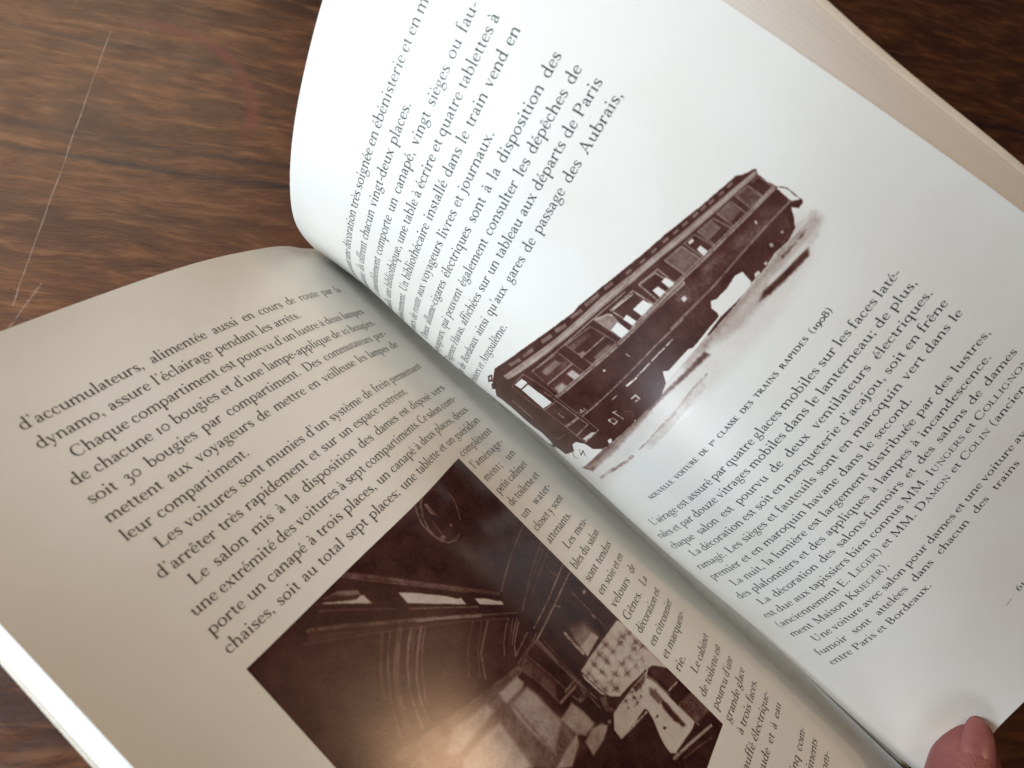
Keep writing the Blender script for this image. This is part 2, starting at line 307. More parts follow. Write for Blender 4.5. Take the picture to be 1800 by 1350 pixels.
# ---------------------------------------------------------------- lettering
# An old-style roman drawn stroke by stroke.  Units: 1/1000 of the type size.
WID = dict(a=420,b=500,c=410,d=510,e=410,f=310,g=450,h=520,i=270,j=260,k=500,l=260,m=790,n=530,o=510,p=510,q=510,
           r=370,s=360,t=310,u=530,v=470,w=700,x=460,y=450,z=420,A=700,B=630,C=660,D=750,E=600,F=560,G=740,H=790,
           I=360,J=360,K=700,L=580,M=880,N=770,O=760,P=560,R=660,S=480,T=640,U=740,V=690)
WID.update({'.':240, ',':240, "'":220, '-':310, ';':260, ':':260, '(':340, ')':340, '1':320, '0':480, '3':420,
            '8':480, '9':460, '6':480, '_':700})
ACC = {'é':('e','a'), 'è':('e','g'), 'ê':('e','c'), 'à':('a','g'), 'ô':('o','c')}
TK, HR = 84., 30.

def catmull(P, n=5):
    P = np.array(P, float); out = []
    Q = np.vstack([2*P[0]-P[1], P, 2*P[-1]-P[-2]])
    for i in range(1, len(Q)-2):
        for t in np.linspace(0, 1, n, endpoint=False):
            a, b, c, d = Q[i-1], Q[i], Q[i+1], Q[i+2]
            out.append(.5*(2*b+(c-a)*t+(2*a-5*b+4*c-d)*t*t+(3*b-a-3*c+d)*t**3))
    out.append(P[-1]); return np.array(out)
def stroke(P, n=5):                      # (x, y, width) control points -> strip of left/right pairs
    C = catmull(P, n); d = np.gradient(C[:, :2], axis=0); d /= np.linalg.norm(d, axis=1)[:, None]+1e-9
    N = np.stack([-d[:, 1], d[:, 0]], 1)*np.abs(C[:, 2:3])/2
    return ('s', C[:, :2]+N, C[:, :2]-N)
def seg(x0, y0, x1, y1, w0, w1=None):
    return stroke([(x0, y0, w0), ((x0+x1)/2, (y0+y1)/2, (w0+(w1 or w0))/2), (x1, y1, w1 or w0)], 1)
def arc(cx, cy, rx, ry, a0, a1, T=TK, h=HR, kr=1., n=14):
    a = np.radians(np.linspace(a0, a1, n)); c = np.cos(a-.12)
    w = h+(T-h)*np.abs(c)**1.5*np.where(c > 0, kr, 1.)
    C = np.stack([cx+rx*np.cos(a), cy+ry*np.sin(a)], 1); N = np.stack([np.cos(a), np.sin(a)], 1)*w[:, None]/2
    return ('s', C+N, C-N)
def dot(x, y, r): 
    a = np.linspace(0, 2*np.pi, 9)[:-1]; return ('p', np.stack([x+r*np.cos(a), y+r*np.sin(a)], 1))
def poly(*P): return ('p', np.array(P, float))
def foot(x, hw=88, y=0, s=1):            # bracketed slab serif; s = -1 hangs it below a cap line
    return poly((x-hw, y), (x+hw, y), (x+hw, y+s*17), (x+TK*.62, y+s*34), (x+TK*.45, y+s*62), (x-TK*.45, y+s*62), (x-TK*.62, y+s*34), (x-hw, y+s*17))
def flag(x, y): return poly((x-TK*.5-72, y-58), (x-TK*.5, y-66), (x+TK*.5, y-60), (x+TK*.5, y+14), (x+TK*.1, y-6))
def vstem(x, y0, y1, w=TK): return seg(x, y0, x, y1, w)
def arch(x, xe, xh=392): return stroke([(x, 270, 22), (x+50, 352, 34), (x+118, xh-12, 52), (xe-45, xh-28, 74), (xe-4, 290, 82), (xe, 200, 82), (xe, 5, 82)], 4)

GL = {}
GL['a'] = [stroke([(88,300,40),(112,352,44),(180,386,30),(252,368,58),(298,296,80),(300,200,80),(300,95,80),(322,38,58),(372,22,26),(410,48,16)]),
           stroke([(300,232,22),(200,204,34),(112,160,64),(80,98,82),(104,34,66),(168,8,34),(240,32,26),(298,86,24)]), dot(98,302,36)]
GL['b'] = [vstem(110,20,690), flag(110,690), arc(258,197,172,192,-150,140)]
GL['c'] = [arc(228,197,162,192,48,322,kr=.5), dot(338,318,40)]
GL['d'] = [arc(232,197,170,192,40,322), vstem(382,30,690), flag(382,690), poly((340,60),(424,40),(500,34),(500,14),(400,-6),(340,0))]
GL['e'] = [arc(222,197,158,192,12,322,kr=.62), seg(72,214,376,232,26)]
GL['f'] = [vstem(130,20,540), stroke([(130,520,82),(138,610,74),(180,682,46),(238,700,34),(290,676,40)]), dot(286,664,38), seg(22,386,262,386,28), foot(130,96)]
GL['g'] = [arc(205,268,118,116,0,360,T=66), stroke([(140,172,24),(92,110,36),(112,60,56),(220,36,74),(330,20,78),(392,-36,64),(392,-110,44),(310,-196,34),(196,-214,34),(82,-190,44),(48,-126,56),(84,-66,40),(170,-20,26)]), stroke([(310,330,28),(350,372,34),(416,380,44)])]
GL['h'] = [vstem(112,10,690), flag(112,690), arch(146,402), foot(112), foot(402)]
GL['i'] = [vstem(134,10,380), flag(134,392), foot(134), dot(128,580,54)]
GL['j'] = [stroke([(140,380,82),(140,180,82),(140,-40,80),(112,-140,54),(52,-200,36),(0,-208,34)]), flag(140,392), dot(134,580,54), dot(4,-196,34)]
GL['k'] = [vstem(112,10,690), flag(112,690), foot(112), seg(150,180,350,370,28), seg(210,236,420,12,80), foot(420,90), poly((250,384),(430,384),(430,400),(250,400))]
GL['l'] = [vstem(128,10,690), flag(128,690), foot(128)]
GL['m'] = [vstem(112,10,380), flag(112,392), arch(146,394), arch(428,676), foot(112), foot(394,84), foot(676)]
GL['n'] = [vstem(112,10,380), flag(112,392), arch(146,410), foot(112), foot(410)]
GL['o'] = [arc(254,197,182,190,0,360,n=24)]
GL['p'] = [vstem(112,-250,370), flag(112,388), arc(262,197,176,192,-142,146), foot(112,92,-262)]
GL['q'] = [arc(232,197,170,192,36,322), vstem(384,-250,392), foot(384,92,-262)]
GL['r'] = [vstem(112,10,380), flag(112,392), stroke([(146,280,22),(192,352,36),(252,386,54),(316,370,56)]), dot(314,352,42), foot(112,96)]
GL['s'] = [stroke([(298,296,26),(262,368,30),(176,386,38),(96,340,62),(92,268,74),(176,208,84),(272,150,84),(300,84,70),(250,22,42),(158,8,30),(82,44,26),(60,118,24)]), poly((286,280),(312,280),(312,398),(290,372)), poly((48,118),(74,118),(76,30),(50,-2))]
GL['t'] = [stroke([(132,480,20),(134,430,60),(134,380,82),(134,200,82),(136,90,82),(168,24,56),(228,12,32),(290,50,18)]), seg(28,382,270,382,28), poly((28,370),(96,370),(140,520),(126,500))]
GL['u'] = [stroke([(118,384,82),(118,220,82),(120,120,82),(156,32,56),(230,14,40),(310,50,28),(372,118,24)]), vstem(408,24,384), flag(118,392), flag(408,392), poly((366,60),(450,40),(516,34),(516,14),(420,-6),(366,6))]
GL['v'] = [seg(92,380,240,6,84), seg(236,6,374,380,28), poly((12,382),(172,382),(172,400),(12,400)), poly((294,382),(452,382),(452,400),(294,400))]
GL['w'] = [seg(90,380,216,6,82), seg(216,6,346,380,28), seg(342,380,478,6,82), seg(478,6,604,380,28), poly((12,382),(168,382),(168,400),(12,400)), poly((270,382),(424,382),(424,400),(270,400)), poly((532,382),(682,382),(682,400),(532,400))]
GL['x'] = [seg(88,388,368,12,84), seg(84,12,372,388,28), poly((20,0),(158,0),(158,17),(20,17)), poly((286,0),(446,0),(446,17),(286,17)), poly((12,383),(172,383),(172,400),(12,400)), poly((306,383),(440,383),(440,400),(306,400))]
GL['y'] = [seg(92,380,236,20,84), stroke([(374,380,28),(290,150,28),(210,-60,32),(150,-170,40),(86,-210,44)]), dot(84,-196,42), poly((12,382),(172,382),(172,400),(12,400)), poly((290,382),(442,382),(442,400),(290,400))]
GL['z'] = [seg(60,384,370,384,34), seg(330,380,88,16,78), seg(56,16,366,16,34), poly((44,270),(66,270),(90,400),(50,400)), poly((386,140),(364,140),(350,0),(384,0))]
GL['A'] = [seg(128,8,344,640,32), seg(330,650,560,8,92), seg(196,210,470,210,28), foot(122,104), foot(562,112)]
GL['B'] = [vstem(140,8,632,90), arc(270,482,180,150,-88,88,T=92), arc(280,166,220,160,-88,90,T=96), seg(140,630,290,630,28), seg(140,326,300,326,26), seg(140,8,300,8,28), poly((30,0),(140,0),(140,17),(30,17)), poly((30,623),(140,623),(140,640),(30,640))]
GL['C'] = [arc(352,320,280,320,44,318,T=96,kr=.4,n=22), poly((540,430),(566,430),(566,640),(546,600)), poly((548,200),(570,210),(556,60),(536,96))]
GL['D'] = [vstem(150,8,632,92), arc(330,320,320,304,-88,88,T=104,n=18), seg(140,628,350,624,28), seg(140,12,350,16,28), poly((36,0),(150,0),(150,17),(36,17)), poly((36,623),(150,623),(150,640),(36,640))]
GL['E'] = [vstem(144,8,632,92), seg(140,626,500,626,30), seg(140,14,530,14,30), seg(140,326,400,326,28), poly((486,500),(506,500),(512,640),(480,640)), poly((524,150),(546,160),(540,0),(500,0)), poly((388,240),(408,240),(408,410),(388,410)), foot(144,104), foot(144,104,640,-1)]
GL['F'] = [vstem(144,8,632,92), seg(140,626,490,626,30), seg(140,320,390,320,28), poly((476,500),(496,500),(502,640),(470,640)), poly((378,236),(398,236),(398,404),(378,404)), foot(144,108), foot(144,104,640,-1)]
GL['G'] = [arc(352,320,280,320,48,300,T=96,kr=.4,n=22), vstem(588,40,270,90), foot(588,96,290,-1), poly((540,440),(566,440),(566,640),(546,600)), stroke([(470,22,30),(540,40,34),(600,70,30)])]
GL['H'] = [vstem(160,8,632,92), vstem(630,8,632,92), seg(160,326,630,326,28), foot(160,112), foot(630,112), foot(160,112,640,-1), foot(630,112,640,-1)]
GL['I'] = [vstem(180,8,632,92), foot(180,112), foot(180,112,640,-1)]
GL['J'] = [stroke([(190,632,92),(190,300,92),(186,20,86),(140,-90,50),(60,-120,36)]), foot(190,108,640,-1)]
GL['K'] = [vstem(150,8,632,92), seg(196,300,520,620,30), seg(270,372,590,12,90), foot(150,108), foot(150,108,640,-1), foot(596,96), poly((420,623),(630,623),(630,640),(420,640))]
GL['L'] = [vstem(146,8,632,92), seg(140,14,510,14,30), poly((500,170),(522,180),(520,0),(480,0)), foot(146,106), foot(146,106,640,-1)]
GL['M'] = [seg(136,8,150,632,30), seg(170,630,430,20,92), seg(430,20,700,630,28), vstem(724,8,632,92), foot(136,92), foot(724,112), poly((30,623),(190,623),(190,640),(30,640)), poly((680,623),(838,623),(838,640),(680,640))]
GL['N'] = [seg(146,8,146,632,30), seg(150,630,620,10,92), seg(624,10,624,632,30), foot(146,96), foot(624,96,640,-1), poly((30,623),(180,623),(180,640),(30,640))]
GL['O'] = [arc(380,320,312,314,0,360,T=100,n=28)]
GL['P'] = [vstem(140,8,632,92), arc(290,470,200,158,-92,90,T=94), seg(140,628,300,628,28), seg(150,312,290,312,26), foot(140,108), poly((30,623),(140,623),(140,640),(30,640))]
GL['R'] = [vstem(140,8,632,92), arc(280,480,190,148,-92,90,T=92), seg(140,628,290,628,28), seg(150,332,280,332,26), seg(290,330,560,12,90), foot(140,108), poly((500,0),(660,0),(660,17),(500,17)), poly((30,623),(140,623),(140,640),(30,640))]
GL['S'] = [stroke([(396,520,30),(340,606,34),(230,628,40),(116,566,70),(106,460,86),(220,362,98),(352,262,98),(392,150,84),(322,40,46),(200,12,34),(100,70,30),(66,180,28)]), poly((384,490),(410,490),(412,648),(388,610)), poly((54,184),(80,184),(78,30),(54,-8))]
GL['T'] = [vstem(320,8,632,92), seg(40,626,600,626,30), foot(320,112), poly((26,470),(48,470),(76,640),(30,640)), poly((614,470),(592,470),(564,640),(610,640))]
GL['U'] = [stroke([(150,632,92),(150,380,92),(154,180,90),(226,40,60),(360,10,42),(500,50,34),(572,190,30),(576,400,30),(576,632,30)]), foot(150,108,640,-1), foot(576,92,640,-1)]
GL['V'] = [seg(116,632,346,6,92), seg(346,6,566,632,30), foot(116,108,640,-1), foot(570,92,640,-1)]
GL['.'] = [dot(120,44,52)]
GL[','] = [dot(118,46,50), stroke([(150,40,44),(156,-20,36),(120,-90,20),(84,-120,10)])]
GL["'"] = [dot(104,640,46), stroke([(136,634,42),(140,580,34),(110,520,20),(76,494,10)])]
GL['-'] = [seg(40,188,262,204,54)]
GL[';'] = [dot(130,340,52)]+GL[',']
GL[':'] = [dot(130,340,52), dot(130,44,52)]
GL['('] = [stroke([(270,700,16),(150,560,40),(96,290,64),(150,10,40),(270,-150,16)])]
GL[')'] = [stroke([(70,700,16),(190,560,40),(244,290,64),(190,10,40),(70,-150,16)])]
GL['1'] = [vstem(160,10,392), foot(160), foot(160,70,402,-1)]
GL['0'] = [arc(240,197,180,190,0,360,T=58,h=44,n=24)]
GL['3'] = [stroke([(80,300,34),(120,372,34),(206,396,50),(282,330,80),(240,230,60),(150,180,28)]), stroke([(150,184,28),(270,160,66),(344,50,88),(320,-90,78),(220,-190,44),(110,-206,36),(58,-170,40)]), dot(92,306,40), dot(66,-160,44)]
GL['8'] = [arc(238,484,140,134,0,360,T=66,n=20), arc(240,176,182,174,0,360,T=78,n=22)]
GL['9'] = [arc(222,212,164,178,0,360,n=22), stroke([(386,230,80),(372,60,70),(290,-100,46),(160,-210,24)])]
GL['6'] = [arc(250,186,168,182,0,360,n=22), stroke([(88,180,82),(104,360,72),(190,520,46),(330,636,24)])]
GL['_'] = [seg(30,190,670,190,36)]
def glyph(ch):
    if ch in ACC:
        b, a = ACC[ch]; x = WID[b]/2-(4 if b != 'a' else 14)
        m = {'a': [stroke([(x-34,470,22),(x+10,530,50),(x+70,612,62)])], 'g': [stroke([(x+34,470,22),(x-10,530,50),(x-70,612,62)])],
             'c': [stroke([(x-104,470,22),(x-50,530,48),(x,580,58)]), stroke([(x+104,470,22),(x+50,530,48),(x,580,58)])]}[a]
        return GL[b]+m, WID[b]
    return GL[ch], WID[ch]


class Ink:                               # gathers lettering as page coordinates, then lays it on the paper
    def __init__(s, page): s.page = page; s.P = []; s.F = []; s.n = 0
    def put(s, ch, x0, v0, size, sx=1., wt=1.):
        prims, w = glyph(ch); k = size/1000.
        for pr in prims:
            if pr[0] == 's':
                c_, h_ = (pr[1]+pr[2])/2, (pr[1]-pr[2])/2*wt
                pts = np.stack([c_+h_, c_-h_], 1).reshape(-1, 2); m = len(pr[1]); b = s.n
                s.F += [[b+2*i, b+2*i+1, b+2*i+3, b+2*i+2] for i in range(m-1)]
            else:
                pts = pr[1]; s.F.append(list(range(s.n, s.n+len(pts))))
            s.P.append(np.stack([x0+pts[:, 0]*k*sx, v0-pts[:, 1]*k], 1)); s.n += len(pts)
        return w*k*sx
    def build(s, name, parent, to_s, lift=.045):
        P = np.vstack(s.P); P = P+0; S = to_s(P[:, 0])
        v = surf(s.page, S, P[:, 1], lift)[0]
        # face the reader
        F = []; 
        for f in s.F:
            a, b, c = P[f[0]], P[f[1]], P[f[2]]; F.append(f if (b[0]-a[0])*(c[1]-a[1])-(b[1]-a[1])*(c[0]-a[0]) < 0 else f[::-1])
        return adopt(link(name, mesh_from(name, v, F), M_INK, smooth=False), parent)
def runs(txt):                            # {..} marks small capitals
    out, sc = [], False
    for c in txt:
        if c == '{': sc = True
        elif c == '}': sc = False
        else: out.append((c, sc))
    return out
SC = .70
def line(ink, txt, u0, u1, v0, size, justify=True):
    R = runs(txt); W = u1-u0
    wid = lambda c, sc: glyph(c)[1]/1000.*size*(SC if sc else 1) if c != ' ' else 0
    nat = sum(wid(c, sc) for c, sc in R); ns = sum(c == ' ' for c, _ in R); sx, track, sp = 1., 0., .30*size
    if justify:
        sp = (W-nat)/max(ns, 1)
        if ns and sp < .20*size: sx = (W-.20*size*ns)/nat; sp = .20*size
        elif ns == 0: track = (W-nat)/max(len(R)-1, 1)
        elif ns == 1 and sp > .75*size: track = (sp-.75*size)/(len(R)-1); sp = .75*size   # short lines letterspaced, as the printer did
    x = u0
    for c, sc in R:
        if c == ' ': x += sp+track; continue
        x += ink.put(c, x, v0, size*(SC if sc else 1), sx)+track
LEFT = """0 1|d'accumulateurs, alimentée aussi en cours de route par la
0 0|dynamo, assure l'éclairage pendant les arrêts.
1 1|Chaque compartiment est pourvu d'un lustre à deux lampes
0 1|de chacune 10 bougies et d'une lampe-applique de 10 bougies,
0 1|soit 30 bougies par compartiment. Des commutateurs per-
0 1|mettent aux voyageurs de mettre en veilleuse les lampes de
0 0|leur compartiment.
1 1|Les voitures sont munies d'un système de frein permettant
0 0|d'arrêter très rapidement et sur un espace restreint.
1 1|Le salon mis à la disposition des dames est disposé vers
0 1|une extrémité des voitures à sept compartiments. Ce salon com-
0 1|porte un canapé à trois places, un canapé à deux places, deux
0 1|chaises, soit au total sept places; une tablette et un guéridon"""
NARROW = """0 1|complètent
0 1|l'aménage-
0 1|ment; un
0 1|petit cabinet
0 1|de toilette et
0 1|un water-
0 1|closet y sont
0 0|attenants.
1 1|Les meu-
0 1|bles du salon
0 1|sont tendus
0 1|en soie et en
0 1|velours de
0 1|Gênes. La
0 1|décoration est
0 1|en citronnier
0 1|et marquete-
0 0|rie.
1 1|Le cabinet
0 1|de toilette est
0 1|pourvu d'une
0 1|grande glace
0 1|à trois faces,"""
RIGHT1 = """0 1|recevront une décoration très soignée en ébénisterie et en mar-
0 0|queterie; ils offrent chacun vingt-deux places.
1 1|L'ameublement comporte un canapé, vingt sièges ou fau-
0 1|teuils, une bibliothèque, une table à écrire et quatre tablettes à
0 1|rabattement. Un bibliothécaire installé dans le train vend en
0 0|cours de route aux voyageurs livres et journaux.
1 1|Deux allume-cigares électriques sont à la disposition des
0 1|voyageurs, qui peuvent également consulter les dépêches de
0 1|l'Agence Havas, affichées sur un tableau aux départs de Paris
0 1|et de Bordeaux ainsi qu'aux gares de passage des Aubrais,
0 0|Poitiers et Angoulême."""
RIGHT2 = """1 1|L'aérage est assuré par quatre glaces mobiles sur les faces laté-
0 1|rales et par douze vitrages mobiles dans le lanterneau; de plus,
0 1|chaque salon est pourvu de deux ventilateurs électriques.
1 1|La décoration est soit en marqueterie d'acajou, soit en frêne
0 1|ramagé. Les sièges et fauteuils sont en maroquin vert dans le
0 0|premier et en maroquin havane dans le second.
1 1|La nuit, la lumière est largement distribuée par des lustres,
0 0|des plafonniers et des appliques à lampes à incandescence.
1 1|La décoration des salons-fumoirs et des salons de dames
0 1|est due aux tapissiers bien connus MM. I{UNGERS} et C{OLLIGNON}
0 1|(anciennement E. L{EGER}) et MM. D{AMON} et C{OLIN} (ancienne-
0 0|ment Maison K{RIEGER}).
1 1|Une voiture avec salon pour dames et une voiture avec salon-
0 1|fumoir sont attelées dans chacun des trains rapides de
0 0|entre Paris et Bordeaux."""
def lay(ink, text, v0, u0, u1):
    for i, row in enumerate(text.split('\n')):
        fl, txt = row.split('|'); ind, just = map(int, fl.split())
        line(ink, txt, u0+ind*IND, u1, v0+i*LEAD, SIZE, bool(just))
NL = LQ[7]
ink = Ink('L'); lay(ink, LEFT, LQ[1], 0, WD); lay(ink, NARROW, LQ[1]+13*LEAD, WD-NL, WD)
for k, txt, w in ((36, 'chauffé électrique-', 28.3), (37, 'chaude et à eau', 25.5), (39, 'à cinq com-', 19.), (40, 'partiments', 15.6), (41, 'com-', 8.)):
    line(ink, txt, WD-w, WD, LQ[1]+k*LEAD, SIZE, True)
to_l = lambda u: LQ[0]+WD-u
ink.build('printed_text', page_l, to_l)
ink = Ink('R'); lay(ink, RIGHT1, RQ[1], 0, WD); lay(ink, RIGHT2, RQ[2], 0, WD)
to_r = lambda u: RQ[0]+u
ink.build('printed_text', page_r, to_r)
cap = Ink('R'); u0, u1 = 32.6-RQ[0], 99.6-RQ[0]
segs = [('NOUVELLE VOITURE DE 1', 2.02, 0.), ('re', 1.5, -.62), (' CLASSE DES TRAINS RAPIDES ', 2.02, 0.), ('(1908)', 2.55, 0.)]
tot = sum(sum((WID[c]/1000.*z if c != ' ' else .55*z) for c in t_) for t_, z, _ in segs); cnt = sum(len(t_) for t_, _, _ in segs); tr = (u1-u0-tot)/(cnt-1); x = u0
for t_, z, dv in segs:
    for c in t_: x += (.55*z if c == ' ' else cap.put(c if not (c == '1' and z < 2.5) else 'I', x, 129.75+dv, z, 1., 1.5))+tr
cap.build('caption', page_r, to_r)
num = Ink('R'); line(num, '_ 61 _', 62.2-RQ[0], 75.-RQ[0], 227.3, 3.5); num.build('page_number', page_r, to_r)

